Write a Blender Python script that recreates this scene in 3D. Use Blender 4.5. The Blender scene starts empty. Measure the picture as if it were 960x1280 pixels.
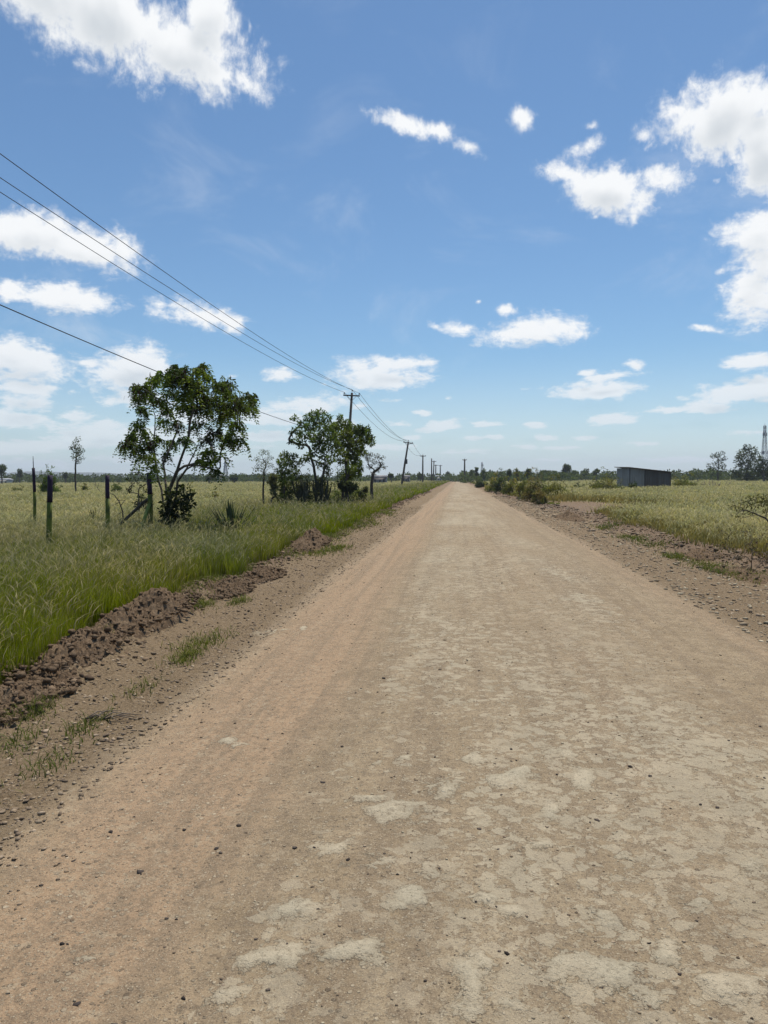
import bpy, bmesh, math, random
import numpy as np
from mathutils import Vector, Matrix

random.seed(7)
RNG = np.random.default_rng(11)
R = math.radians
SC = bpy.context.scene
COL = SC.collection

# ------------------------------------------------------------------ camera
CAM_H = 1.6
F_PX = 950.0
W, H_ = 960.0, 1280.0
cam_d = bpy.data.cameras.new('camera')
cam = bpy.data.objects.new('camera', cam_d)
COL.objects.link(cam)
SC.camera = cam
cam_d.sensor_fit = 'VERTICAL'
cam_d.sensor_height = 36.0
cam_d.lens = 36.0 * F_PX / H_
cam_d.clip_start = 0.05
cam_d.clip_end = 30000
YAW = math.atan(92 / F_PX)
PITCH = -math.atan(42 / F_PX)
ROLL = R(-0.28)
CAM_ROT = (Matrix.Rotation(YAW, 3, 'Z') @ Matrix.Rotation(R(90) + PITCH, 3, 'X') @ Matrix.Rotation(ROLL, 3, 'Z'))
cam.matrix_world = Matrix.Translation((0, 0, CAM_H)) @ CAM_ROT.to_4x4()


def ray(px, py):
    """direction in the world of a point of the photograph"""
    v = CAM_ROT @ Vector(((px - W / 2) / F_PX, -(py - H_ / 2) / F_PX, -1))
    return v.normalized()


def at(px, Y, z=None, py=None):
    """the point at Y metres along the road that lies in the direction px (and py)"""
    d = ray(px, 598 if py is None else py)
    t = Y / d.y
    p = Vector((0, 0, CAM_H)) + d * t
    if z is not None:
        p.z = z
    return p


def gnd(px, py):
    d = ray(px, py)
    t = (CAM_H - 0.0) / max(1e-6, -d.z)
    return Vector((0, 0, CAM_H)) + d * t


# ------------------------------------------------------------------ noise
def _hash(ix, iy, seed):
    h = (ix.astype(np.int64) * 374761393 + iy.astype(np.int64) * 668265263 + seed * 1442695041) & 0xFFFFFFFF
    h = ((h ^ (h >> 13)) * 1274126177) & 0xFFFFFFFF
    h = h ^ (h >> 16)
    return (h & 0xFFFFFF).astype(np.float64) / float(0xFFFFFF)


def vnoise(x, y, seed=0):
    x = np.asarray(x, float); y = np.asarray(y, float)
    ix = np.floor(x); iy = np.floor(y)
    fx = x - ix; fy = y - iy
    fx = fx * fx * (3 - 2 * fx); fy = fy * fy * (3 - 2 * fy)
    a = _hash(ix, iy, seed); b = _hash(ix + 1, iy, seed)
    c = _hash(ix, iy + 1, seed); d = _hash(ix + 1, iy + 1, seed)
    return (a * (1 - fx) + b * fx) * (1 - fy) + (c * (1 - fx) + d * fx) * fy


def fbm(x, y, seed=0, octv=4, gain=0.5):
    s = 0; a = 1; t = 0
    for k in range(octv):
        s = s + a * vnoise(x * 2 ** k + 17.3 * k, y * 2 ** k - 9.1 * k, seed + k)
        t += a; a *= gain
    return s / t


def sstep(a, b, x):
    t = np.clip((x - a) / (b - a), 0, 1)
    return t * t * (3 - 2 * t)


# ------------------------------------------------------------------ the lie of the land
def left_edge(y):      # where the tall grass begins on the left
    return -3.75 - 0.35 * (fbm(y * 0.35, y * 0 + 3, 5, 3) - 0.5) * 2


def right_edge(y):
    return 6.0 - 1.5 * sstep(52, 75, y) + 0.5 * (fbm(y * 0.22, y * 0 + 8, 6, 3) - 0.5) * 2


def track_mask(x, y):  # bare entrance of the side track on the right
    return sstep(5.0, 5.6, x) * (1 - sstep(9.0, 11.5, x + 0.15 * (y - 44))) * sstep(33, 36, y) * (1 - sstep(50, 54, y))


def height(x, y, fine=True):
    x = np.asarray(x, float); y = np.asarray(y, float)
    le = left_edge(y); re = right_edge(y)
    n_big = fbm(x * 0.12, y * 0.05, 1, 3) - 0.5
    z = np.zeros_like(x)
    # crown and wheel tracks of the road
    xr = np.clip(x, -2.6, 4.2)
    z += -0.008 * (xr - 0.7) ** 2
    near = np.exp(-np.maximum(y, 0) / 60)
    for cx, w_, dpt in ((-1.0, 0.5, 0.018), (0.65, 0.35, 0.008), (2.2, 0.5, 0.014)):
        z -= dpt * np.exp(-((x - cx - 0.12 * (fbm(y * 0.1, y * 0, 9, 2) - .5)) / w_) ** 2)
    z += 0.016 * (fbm(x * 0.9, y * 0.6, 2, 3) - 0.5)
    # berm on the left, bank on the right
    bl = np.exp(-((x - (le + 0.15)) / 0.32) ** 2)
    z += bl * (0.04 + 0.13 * sstep(0.35, 0.75, fbm(x * 0.5, y * 0.45, 21, 3)))
    z += 0.03 * (1 - sstep(-4.2, -3.6, x))
    tm = track_mask(x, y)
    br = sstep(re - 0.9, re + 0.2, x) * (1 - tm)
    z += br * (0.20 + 0.10 * (fbm(x * 0.6, y * 0.5, 31, 3) - 0.5))
    z -= 0.03 * np.exp(-((x - 5.0) / 0.5) ** 2)
    # rough broken soil
    rough_l = np.exp(-((x - le - 0.1) / 0.55) ** 2)
    rough_r = np.exp(-((x - re + 0.2) / 0.8) ** 2) + 0.25 * sstep(3.4, 4.6, x) * (1 - sstep(5.6, 6.4, x))
    rough = np.clip(rough_l + rough_r, 0, 1)
    if fine:
        b = np.abs(fbm(x * 5, y * 5, 41, 4, 0.6) - 0.5) * 2
        b2 = np.abs(fbm(x * 12, y * 12, 44, 3, 0.6) - 0.5) * 2
        z += rough * (0.06 * (b - 0.2) + 0.05 * (b2 - .2) + 0.025 * (vnoise(x * 26, y * 26, 47) - .5))
        shoulder = sstep(-3.6, -2.9, x) * (1 - sstep(-2.3, -1.5, x)) + sstep(2.7, 3.5, x) * (1 - sstep(5.8, 6.3, x))
        z += shoulder * 0.045 * (fbm(x * 11, y * 13, 51, 3, 0.7) - 0.5)
        z += 0.006 * (fbm(x * 9, y * 9, 61, 3, 0.6) - 0.5)
    # wide fields
    far = sstep(6, 40, np.abs(x - 1))
    z += far * n_big * 0.35
    return z


def hz(x, y):
    return float(height(np.array([x]), np.array([y]), False)[0])


# ------------------------------------------------------------------ mesh helpers
def mesh_from(name, verts, face_sets, mat, parent=None, attrs=None, smooth=True, loc=None):
    """verts (n,3); face_sets: list of (m,k) int arrays; attrs {name: array} on points"""
    me = bpy.data.meshes.new(name)
    verts = np.ascontiguousarray(verts, dtype=np.float32)
    me.vertices.add(len(verts))
    me.vertices.foreach_set('co', verts.ravel())
    loops = np.concatenate([np.asarray(f, dtype=np.int32).ravel() for f in face_sets if len(f)])
    tot = np.concatenate([np.full(len(f), np.asarray(f).shape[1], dtype=np.int32) for f in face_sets if len(f)])
    start = np.concatenate([[0], np.cumsum(tot)[:-1]]).astype(np.int32)
    me.loops.add(len(loops))
    me.loops.foreach_set('vertex_index', loops)
    me.polygons.add(len(tot))
    me.polygons.foreach_set('loop_start', start)
    try:
        me.polygons.foreach_set('loop_total', tot)
    except Exception:
        pass
    me.update(calc_edges=True)
    me.validate(clean_customdata=False)
    if smooth:
        me.polygons.foreach_set('use_smooth', np.ones(len(me.polygons), dtype=bool))
    for an, av in (attrs or {}).items():
        av = np.asarray(av, dtype=np.float32)
        if av.ndim == 1:
            a = me.attributes.new(an, 'FLOAT', 'POINT'); a.data.foreach_set('value', av)
        else:
            a = me.attributes.new(an, 'FLOAT_COLOR', 'POINT')
            if av.shape[1] == 3:
                av = np.concatenate([av, np.ones((len(av), 1), np.float32)], 1)
            a.data.foreach_set('color', av.ravel())
    if mat is not None:
        me.materials.append(mat)
    o = bpy.data.objects.new(name, me)
    COL.objects.link(o)
    if parent is not None:
        o.parent = parent
    if loc is not None:
        o.location = loc
    return o


def empty(name, loc, label, cat, group=None, rz=0.0):
    o = bpy.data.objects.new(name, None)
    COL.objects.link(o)
    o.location = loc
    o.rotation_euler = (0, 0, rz)
    o.empty_display_size = 0.2
    tag(o, label, cat, group)
    return o


def tag(o, label=None, cat=None, group=None, kind=None):
    if label: o['label'] = label
    if cat: o['category'] = cat
    if group: o['group'] = group
    if kind: o['kind'] = kind
    return o


class MB:
    """collects vertices and faces of one mesh"""
    def __init__(s):
        s.v = []; s.f = []; s.c = []

    def add(s, vs, fs, col=None):
        b = len(s.v)
        s.v.extend([tuple(v) for v in vs])
        s.f.extend([tuple(i + b for i in f) for f in fs])
        s.c.extend([col if col is not None else (1, 1, 1)] * len(vs))

    def tube(s, pts, radii, n=8, cap=True, col=None):
        pts = [Vector(p) for p in pts]
        rings = []
        vs = []
        ref = None
        for i, p in enumerate(pts):
            d = (pts[min(i + 1, len(pts) - 1)] - pts[max(i - 1, 0)])
            if d.length < 1e-9: d = Vector((0, 0, 1))
            d.normalize()
            if ref is None:
                ref = Vector((1, 0, 0)) if abs(d.x) < 0.8 else Vector((0, 1, 0))
            u = d.cross(ref).normalized(); w_ = u.cross(d).normalized()
            ref = w_
            r = radii[i] if hasattr(radii, '__len__') else radii
            for k in range(n):
                a = 2 * math.pi * k / n
                vs.append(p + u * (math.cos(a) * r) + w_ * (math.sin(a) * r))
        fs = []
        for i in range(len(pts) - 1):
            for k in range(n):
                k2 = (k + 1) % n
                fs.append((i * n + k, i * n + k2, (i + 1) * n + k2, (i + 1) * n + k))
        if cap:
            fs.append(tuple(range(n - 1, -1, -1)))
            fs.append(tuple(range((len(pts) - 1) * n, len(pts) * n)))
        s.add(vs, fs, col)

    def box(s, c, size, rot=None, col=None):
        c = Vector(c)
        hx, hy, hz_ = size[0] / 2, size[1] / 2, size[2] / 2
        vs = []
        for x in (-hx, hx):
            for y in (-hy, hy):
                for z in (-hz_, hz_):
                    v = Vector((x, y, z))
                    if rot is not None: v = rot @ v
                    vs.append(c + v)
        fs = [(0, 1, 3, 2), (4, 6, 7, 5), (0, 4, 5, 1), (2, 3, 7, 6), (0, 2, 6, 4), (1, 5, 7, 3)]
        s.add(vs, fs, col)

    def build(s, name, mat, parent=None, smooth=False, loc=None, color=False):
        by = {}
        for f in s.f:
            by.setdefault(len(f), []).append(f)
        return mesh_from(name, np.array(s.v), [np.array(x) for x in by.values()], mat, parent,
                         {'tint': np.array(s.c)} if color else None, smooth, loc)


# ------------------------------------------------------------------ materials
def new_mat(name):
    m = bpy.data.materials.new(name)
    m.use_nodes = True
    nt = m.node_tree
    nt.nodes.clear()
    return m, nt


class NB:
    """small node builder"""
    def __init__(s, nt): s.nt = nt

    def n(s, t, **kw):
        nd = s.nt.nodes.new(t)
        for k, v in kw.items(): setattr(nd, k, v)
        return nd

    def put(s, sock, v):
        if isinstance(v, bpy.types.NodeSocket):
            s.nt.links.new(v, sock)
        elif v is not None:
            if hasattr(sock.default_value, '__len__') and not hasattr(v, '__len__'):
                sock.default_value = [v] * len(sock.default_value)
            elif hasattr(sock.default_value, '__len__') and len(sock.default_value) == 4 and len(v) == 3:
                sock.default_value = (*v, 1)
            else:
                sock.default_value = v

    def math(s, op, a, b=None, c=None, clamp=False):
        nd = s.n('ShaderNodeMath', operation=op, use_clamp=clamp)
        s.put(nd.inputs[0], a); s.put(nd.inputs[1], b); s.put(nd.inputs[2], c)
        return nd.outputs[0]

    def vmath(s, op, a, b=None, out=0):
        nd = s.n('ShaderNodeVectorMath', operation=op)
        s.put(nd.inputs[0], a); s.put(nd.inputs[1], b)
        return nd.outputs[out]

    def mix(s, f, a, b, mode='MIX'):
        nd = s.n('ShaderNodeMix', data_type='RGBA', blend_type=mode, clamp_factor=True)
        s.put(nd.inputs[0], f); s.put(nd.inputs[6], a); s.put(nd.inputs[7], b)
        return nd.outputs[2]

    def attr(s, name, out='Fac'):
        nd = s.n('ShaderNodeAttribute', attribute_name=name)
        return nd.outputs[out]

    def noise(s, vec, scale, detail=4, rough=0.55, dist=0.0, out='Fac'):
        nd = s.n('ShaderNodeTexNoise')
        s.put(nd.inputs['Vector'], vec)
        nd.inputs['Scale'].default_value = scale
        nd.inputs['Detail'].default_value = detail
        nd.inputs['Roughness'].default_value = rough
        nd.inputs['Distortion'].default_value = dist
        return nd.outputs[out]

    def ss(s, x, a, b):
        nd = s.n('ShaderNodeMapRange', interpolation_type='SMOOTHSTEP')
        s.put(nd.inputs[0], x)
        nd.inputs[1].default_value = a; nd.inputs[2].default_value = b
        nd.inputs[3].default_value = 0; nd.inputs[4].default_value = 1
        return nd.outputs[0]

    def voro(s, vec, scale, feature='F1', out='Distance', rnd=1.0):
        nd = s.n('ShaderNodeTexVoronoi', feature=feature)
        s.put(nd.inputs['Vector'], vec)
        nd.inputs['Scale'].default_value = scale
        nd.inputs['Randomness'].default_value = rnd
        return nd.outputs[out]

    def principled(s, color, rough=0.9, normal=None, spec=0.2, metallic=0.0):
        p = s.n('ShaderNodeBsdfPrincipled')
        s.put(p.inputs['Base Color'], color); s.put(p.inputs['Roughness'], rough)
        p.inputs['Specular IOR Level'].default_value = spec
        p.inputs['Metallic'].default_value = metallic
        if normal is not None: s.put(p.inputs['Normal'], normal)
        return p.outputs[0]

    def bump(s, h, strength=0.5, dist=0.01, normal=None):
        b = s.n('ShaderNodeBump')
        b.inputs['Strength'].default_value = strength
        b.inputs['Distance'].default_value = dist
        s.put(b.inputs['Height'], h)
        if normal is not None: s.put(b.inputs['Normal'], normal)
        return b.outputs[0]

    def out(s, shader, world=False):
        o = s.n('ShaderNodeOutputWorld' if world else 'ShaderNodeOutputMaterial')
        s.nt.links.new(shader, o.inputs['Surface'])


def leaf_material(name, translucency=0.45, rough=0.55, hue_noise=0.6, glow=(1.25, 1.3, 0.7)):
    m, nt = new_mat(name); b = NB(nt)
    col = b.attr('tint', 'Color')
    geo = b.n('ShaderNodeNewGeometry')
    nz = b.noise(geo.outputs['Position'], hue_noise, 2)
    col = b.mix(b.ss(nz, 0.3, 0.7), b.mix(1.0, col, (0.78, 0.85, 0.8), 'MULTIPLY'), b.mix(1.0, col, (1.2, 1.12, 1.0), 'MULTIPLY'))
    p = b.principled(col, rough, None, 0.12)
    t = b.n('ShaderNodeBsdfTranslucent')
    b.put(t.inputs[0], b.mix(1.0, col, glow, 'MULTIPLY'))
    mx = b.n('ShaderNodeMixShader'); mx.inputs[0].default_value = translucency
    nt.links.new(p, mx.inputs[1]); nt.links.new(t.outputs[0], mx.inputs[2])
    b.out(mx.outputs[0])
    return m


def bark_material(name, c1, c2):
    m, nt = new_mat(name); b = NB(nt)
    tc = b.n('ShaderNodeTexCoord')
    mp = b.n('ShaderNodeMapping'); mp.inputs['Scale'].default_value = (1, 1, 0.25)
    nt.links.new(tc.outputs['Object'], mp.inputs[0])
    nz = b.noise(mp.outputs[0], 22, 5, 0.6)
    col = b.mix(b.ss(nz, 0.3, 0.7), c1, c2)
    b.out(b.principled(col, 0.9, b.bump(nz, 0.5, 0.01), 0.15))
    return m


def paint_material(name, c1, c2, rough=0.7, scale=14, metallic=0.0):
    m, nt = new_mat(name); b = NB(nt)
    tc = b.n('ShaderNodeTexCoord')
    nz = b.noise(tc.outputs['Object'], scale, 5, 0.65)
    nz2 = b.noise(tc.outputs['Object'], scale * 0.2, 3, 0.5)
    col = b.mix(b.ss(nz, 0.42, 0.66), c1, c2)
    col = b.mix(b.math('MULTIPLY', b.ss(nz2, 0.4, 0.7), 0.4), col, c2)
    b.out(b.principled(col, rough, b.bump(nz, 0.2, 0.005), 0.3, metallic))
    return m


M_LEAF = leaf_material('leaf')
M_GRASS = leaf_material('grass_blade', 0.35, 0.8, 0.35, (1.1, 1.15, 0.7))
M_BARK = bark_material('bark', (0.05, 0.04, 0.03), (0.13, 0.11, 0.09))
M_TWIG = bark_material('dry_wood', (0.10, 0.075, 0.055), (0.2, 0.16, 0.12))
M_POLE = bark_material('pole_wood', (0.05, 0.042, 0.038), (0.11, 0.095, 0.085))
M_STEEL = paint_material('galvanised_steel', (0.32, 0.33, 0.35), (0.22, 0.22, 0.24), 0.5, 8, 0.3)
M_WIRE = paint_material('wire_metal', (0.05, 0.05, 0.055), (0.08, 0.08, 0.085), 0.6)
M_CERAMIC = paint_material('insulator_ceramic', (0.14, 0.08, 0.06), (0.09, 0.05, 0.04), 0.4)
M_GREENPAINT = paint_material('yellow_green_paint', (0.145, 0.165, 0.022), (0.070, 0.085, 0.024), 0.75, 9)
M_PALEPAINT = paint_material('pale_green_paint', (0.26, 0.30, 0.07), (0.16, 0.18, 0.05), 0.75, 9)
M_PURPLEPAINT = paint_material('dark_purple_paint', (0.032, 0.016, 0.040), (0.020, 0.013, 0.024), 0.7, 9)


# ------------------------------------------------------------------ ground, road, shoulders
def px_patches():
    """pale outcrops of hard clay worn into the road: pixel centre, half sizes, strength"""
    L = [(440, 1185, 48, 20, 1), (345, 1187, 38, 17, 1), (582, 1235, 24, 30, 1), (606, 1197, 24, 15, 1), (355, 1136, 34, 10, 1.0),
         (500, 1010, 38, 13, .9), (690, 1012, 0, 0, 0), (682, 1012, 17, 11, 1), (720, 970, 20, 9, 1), (643, 972, 20, 13, 1),
         (596, 947, 21, 7, 1), (692, 940, 22, 9, .9), (745, 1222, 52, 24, .9), (790, 1245, 24, 14, .7), (836, 1186, 28, 18, .9),
         (925, 1240, 44, 26, .9), (612, 1116, 18, 11, 1), (650, 1130, 20, 9, 1), (510, 1120, 24, 11, 1), (490, 1133, 16, 9, .8),
         (668, 1056, 22, 7, .9), (775, 1070, 14, 8, .9), (770, 1135, 24, 12, .9), (408, 1048, 24, 10, .8), (460, 988, 18, 9, .9),
         (560, 985, 20, 12, .8), (290, 916, 12, 6, .8), (300, 1222, 30, 14, .7), (110, 1258, 0, 0, 0), (868, 1130, 18, 12, .8),
         (935, 1088, 26, 10, .8), (770, 1205, 20, 6, .8), (640, 1245, 22, 14, .7), (540, 1085, 26, 8, .6), (460, 1075, 30, 9, .6),
         (520, 945, 16, 5, .7), (470, 955, 16, 5, .7), (420, 1085, 8, 12, .6), (735, 1165, 12, 8, .8), (655, 1215, 16, 9, .7),
         (120, 1145, 14, 4, .6), (110, 1185, 22, 5, .6), (60, 1262, 12, 5, .6), (700, 715, 26, 14, .55), (730, 748, 30, 16, .55),
         (660, 700, 14, 6, .5), (560, 700, 40, 8, .45), (570, 715, 40, 8, .45), (380, 782, 8, 1.6, 1), (355, 783, 14, 1.4, 1), (325, 786, 10, 1.6, 1)]
    out = []
    for x, y, a, b, s in L:
        if a == 0: continue
        c = gnd(x, y); rx = (gnd(x + a, y) - c).length; ry = (gnd(x, y - b) - gnd(x, y + b)).length / 2
        d = (gnd(x + a, y) - c).normalized()
        out.append((c.x, c.y, d.x, d.y, rx, ry, s))
    return out


def build_ground():
    xs = np.concatenate([
        -np.geomspace(4000, 9.2, 90), np.arange(-9, -4.6, 0.09), np.arange(-4.6, 6.8, 0.026), np.arange(6.8, 11, 0.09), np.geomspace(11.2, 4000, 90)])
    ys = [-12.0]
    while ys[-1] < 0.8: ys.append(ys[-1] + 0.5)
    while ys[-1] < 4200:
        ys.append(ys[-1] + max(0.022, 0.0095 * ys[-1]))
    ys = np.array(ys)
    X, Y = np.meshgrid(xs, ys)
    Z = height(X, Y)
    # dust and clay patches
    patch = np.zeros_like(X)
    WX = X + .22 * (fbm(X * 5, Y * 5, 511, 3) - .5) * np.clip(Y / 3, .5, 2); WY = Y + .30 * (fbm(X * 5, Y * 5, 521, 3) - .5) * np.clip(Y / 3, .5, 3)
    for cx, cy, dx, dy, rx, ry, s in px_patches():
        u = ((WX - cx) * dx + (WY - cy) * dy) / rx
        v = (-(WX - cx) * dy + (WY - cy) * dx) / ry
        r2 = u * u + v * v
        patch = np.maximum(patch, s * np.exp(-r2 * 0.7))
    Z += 0.012 * sstep(0.4, 0.8, patch) * (X > -2) * (Y < 12)
    le = left_edge(Y); re = right_edge(Y)
    tm = track_mask(X, Y)
    grassy = np.clip((1 - sstep(le - 0.45, le - 0.15, X)) + sstep(re - 0.1, re + 0.35, X) * (1 - tm), 0, 1)
    soil = np.clip(np.exp(-((X - le - 0.05) / 0.40) ** 2) + np.exp(-((X - re + 0.35) / 0.55) ** 2) * 0.9 + tm * 0.75, 0, 1)
    wob = 0.35 * (fbm(X * 0.4, Y * 0.15, 71, 3) - .5)
    gravel = np.clip((1 - sstep(-2.35, -1.75, X + wob)) + sstep(2.6, 3.6, X + wob), 0, 1)
    red = np.exp(-((X + 1.45 + wob) / 0.6) ** 2) + 0.6 * np.exp(-((X - 3.0 + wob) / 0.35) ** 2) * 0.8 + 0.3 * np.exp(-((X - 1.05 + wob) / 0.18) ** 2)
    clay = sstep(-1.25, -0.35, X + wob) * (1 - sstep(2.2, 3.1, X + wob)) * (0.75 + 0.5 * (fbm(X * 1.3, Y * .25, 75, 3) - .5) * 2)
    clay = np.clip(clay * (1 - .40 * sstep(.9, 2.2, X)), 0, 1)
    V = np.stack([X, Y, Z], -1)
    m = earth_material()

    def part(name, cols, kindlabel):
        sub = V[:, cols]
        nr, nc = sub.shape[:2]
        idx = np.arange(nr * nc).reshape(nr, nc)
        f = np.stack([idx[:-1, :-1], idx[:-1, 1:], idx[1:, 1:], idx[1:, :-1]], -1).reshape(-1, 4)
        at_ = {k: a[:, cols].ravel() for k, a in (('patch', patch), ('grassy', grassy), ('soil', soil), ('gravel', gravel), ('red', np.clip(red, 0, 1)), ('clay', clay))}
        o = mesh_from(name, sub.reshape(-1, 3), [f], m, None, at_)
        tag(o, None, None, None, 'structure')
        return o
    i = np.arange(len(xs))
    a = np.searchsorted(xs, -2.1); b_ = np.searchsorted(xs, 3.1)
    c = np.searchsorted(xs, -3.5); d = np.searchsorted(xs, 5.6)
    part('ground', i[:c + 1], ''); part('shoulder', i[c:a + 1], ''); part('road', i[a:b_ + 1], '')
    part('shoulder', i[b_:d + 1], ''); part('ground', i[d:], '')


def earth_material():
    m, nt = new_mat('earth'); b = NB(nt)
    geo = b.n('ShaderNodeNewGeometry')
    P = geo.outputs['Position']
    patch, grassy, soil, gravel, red, clay = (b.attr(k) for k in ('patch', 'grassy', 'soil', 'gravel', 'red', 'clay'))
    sq = b.vmath('MULTIPLY', P, (1, 0.45, 1))
    n_mid = b.noise(P, 3.0, 6, 0.6)
    n_fine = b.noise(P, 38, 5, 0.70)
    n_grit = b.noise(P, 150, 4, 0.75)
    n_big = b.noise(sq, 0.5, 4, 0.55)
    # dust colours of the roadway
    n_lane = b.noise(b.vmath('MULTIPLY', P, (3.6, 0.07, 1)), 1.7, 5, 0.62)
    n_crumb = b.noise(P, 13, 6, 0.68)
    col = b.mix(b.ss(n_mid, 0.3, 0.7), (0.240, 0.176, 0.105), (0.320, 0.242, 0.150))
    col = b.mix(b.math('MULTIPLY', b.ss(b.math('ADD', clay, b.math('MULTIPLY', b.math('SUBTRACT', n_big, 0.5), 1.2)), 0.4, 1.1), 0.5), col, (0.310, 0.250, 0.164))
    col = b.mix(b.math('MULTIPLY', b.ss(b.math('ADD', red, b.math('MULTIPLY', b.math('SUBTRACT', n_mid, 0.5), 0.8)), 0.12, 0.95), 0.85), col, (0.345, 0.230, 0.138))
    # long wheel streaks, then crumbs, speckle of dust and grit
    col = b.mix(b.math('MULTIPLY', b.ss(n_lane, 0.45, 0.62), 0.48), col, (0.195, 0.144, 0.093))
    col = b.mix(b.math('MULTIPLY', b.ss(n_lane, 0.42, 0.30), 0.40), col, (0.370, 0.295, 0.200))
    col = b.mix(b.math('MULTIPLY', b.ss(n_crumb, 0.52, 0.58), 0.45), col, (0.185, 0.138, 0.090))
    col = b.mix(b.math('MULTIPLY', b.ss(n_crumb, 0.44, 0.38), 0.45), col, (0.370, 0.295, 0.195))
    col = b.mix(b.math('MULTIPLY', b.ss(n_fine, 0.52, 0.60), 0.55), col, (0.150, 0.110, 0.072))
    col = b.mix(b.math('MULTIPLY', b.ss(n_grit, 0.55, 0.66), 0.65), col, (0.45, 0.365, 0.245))
    col = b.mix(b.math('MULTIPLY', b.ss(n_grit, 0.45, 0.34), 0.65), col, (0.110, 0.080, 0.054))
    # grains of gravel pressed into the dust, dark and pale
    for gs, ga, go_ in ((42.0, .20, .75), (85.0, .34, .75), (150.0, .45, .7)):
        gv = b.n('ShaderNodeTexVoronoi'); gv.inputs['Scale'].default_value = gs
        nt.links.new(P, gv.inputs['Vector'])
        gsep = b.n('ShaderNodeSeparateColor'); nt.links.new(gv.outputs['Color'], gsep.inputs[0])
        gm = b.math('MULTIPLY', b.math('GREATER_THAN', gsep.outputs[0], 1 - ga), b.ss(b.math('ADD', gv.outputs['Distance'], b.math('MULTIPLY', gsep.outputs[2], .25)), .50, .36))
        gc = b.mix(gsep.outputs[1], (0.10, 0.074, 0.050), (0.47, 0.385, 0.265))
        col = b.mix(b.math('MULTIPLY', gm, go_), col, gc)
        grain = gm if gs == 42.0 else b.math('ADD', grain, b.math('MULTIPLY', gm, 42.0 / gs))
    # hard pale clay showing through: broad plates and small chips
    warp = b.vmath('ADD', P, b.vmath('MULTIPLY', b.vmath('SUBTRACT', b.noise(P, 14, 4, 0.6, out='Color'), (0.5, 0.5, 0.5)), (0.16, 0.16, 0.0)))
    warp = b.vmath('MULTIPLY', warp, (1, 1, 0))
    pn = b.math('ADD', b.math('MULTIPLY', b.math('SUBTRACT', b.noise(P, 7, 8, 0.66, 0.5), 0.5), 2.3), b.math('MULTIPLY', b.math('SUBTRACT', n_fine, 0.5), 1.3))
    pf = b.math('ADD', b.math('MULTIPLY', patch, 1.3), pn)
    plate = b.math('ADD', b.math('MULTIPLY', b.ss(pf, .56, .66), .55), b.math('MULTIPLY', b.ss(pf, .52, 1.15), .45))
    plate = b.math('MULTIPLY', plate, b.math('MULTIPLY_ADD', b.ss(b.math('ADD', n_fine, b.math('MULTIPLY', n_grit, .4)), .44, .64), .45, .55))
    def chips(scale, thr, lo, hi):
        vd = b.n('ShaderNodeTexVoronoi'); vd.inputs['Scale'].default_value = scale
        nt.links.new(warp, vd.inputs['Vector'])
        sep = b.n('ShaderNodeSeparateColor'); nt.links.new(vd.outputs['Color'], sep.inputs[0])
        # bigger random number, bigger chip; more of them where the clay is near
        size = b.math('MULTIPLY', b.math('SUBTRACT', sep.outputs[0], b.math('SUBTRACT', 1.0, b.math('MULTIPLY', clay, thr))), 1.6)
        return b.ss(b.math('SUBTRACT', size, vd.outputs['Distance']), lo, hi)
    ch0 = chips(3.6, 0.42, 0.0, 0.05)
    ch1 = chips(7.5, 0.66, 0.0, 0.05)
    ch2 = chips(15.0, 0.84, 0.0, 0.05)
    ch3 = chips(36.0, 0.74, 0.0, 0.05)
    nog = b.math('SUBTRACT', 1.0, b.math('MULTIPLY', gravel, 0.9))
    brk = b.ss(b.math('ADD', n_crumb, b.math('MULTIPLY', n_fine, .5)), 0.60, 0.78)
    chip = b.math('MULTIPLY', b.math('MULTIPLY', b.math('MAXIMUM', b.math('MULTIPLY', b.math('MAXIMUM', ch1, ch0), b.math('MULTIPLY', brk, 0.8)), b.math('MAXIMUM', b.math('MULTIPLY', ch2, 0.85), b.math('MULTIPLY', ch3, 0.75))), nog), b.ss(n_big, 0.3, 0.55))
    pale = b.math('MAXIMUM', plate, b.math('MULTIPLY', chip, .78))
    pcol = b.mix(b.ss(n_mid, 0.35, 0.65), (0.395, 0.340, 0.240), (0.450, 0.375, 0.260))
    pcol = b.mix(b.math('MULTIPLY', b.ss(n_grit, 0.46, 0.32), 0.5), pcol, (0.22, 0.18, 0.125))
    col = b.mix(b.math('MULTIPLY', pale, 0.92), col, pcol)
    # gravelly shoulders
    gcol = b.mix(b.ss(n_fine, 0.35, 0.68), (0.128, 0.088, 0.050), (0.268, 0.194, 0.116))
    gcol = b.mix(b.math('MULTIPLY', b.ss(n_mid, 0.4, 0.65), 0.5), gcol, (0.222, 0.158, 0.092))
    gcol = b.mix(b.math('MULTIPLY', b.math('MINIMUM', grain, 1.0), 0.55), gcol, gc)
    gcol = b.mix(b.math('MULTIPLY', b.ss(n_grit, 0.56, 0.75), 0.6), gcol, (0.36, 0.285, 0.195))
    gf = b.ss(b.math('ADD', gravel, b.math('MULTIPLY', b.math('SUBTRACT', n_mid, 0.5), 0.9)), 0.3, 0.9)
    col = b.mix(gf, col, gcol)
    # dug soil
    scol = b.mix(b.ss(n_fine, 0.3, 0.7), (0.125, 0.084, 0.055), (0.220, 0.154, 0.100))
    scol = b.mix(b.math('MULTIPLY', b.ss(n_mid, 0.5, 0.7), 0.5), scol, (0.235, 0.170, 0.110))
    sf = b.ss(b.math('ADD', soil, b.math('MULTIPLY', b.math('SUBTRACT', n_mid, 0.5), 0.9)), 0.35, 0.8)
    col = b.mix(b.math('MULTIPLY', sf, 0.9), col, scol)
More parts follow.
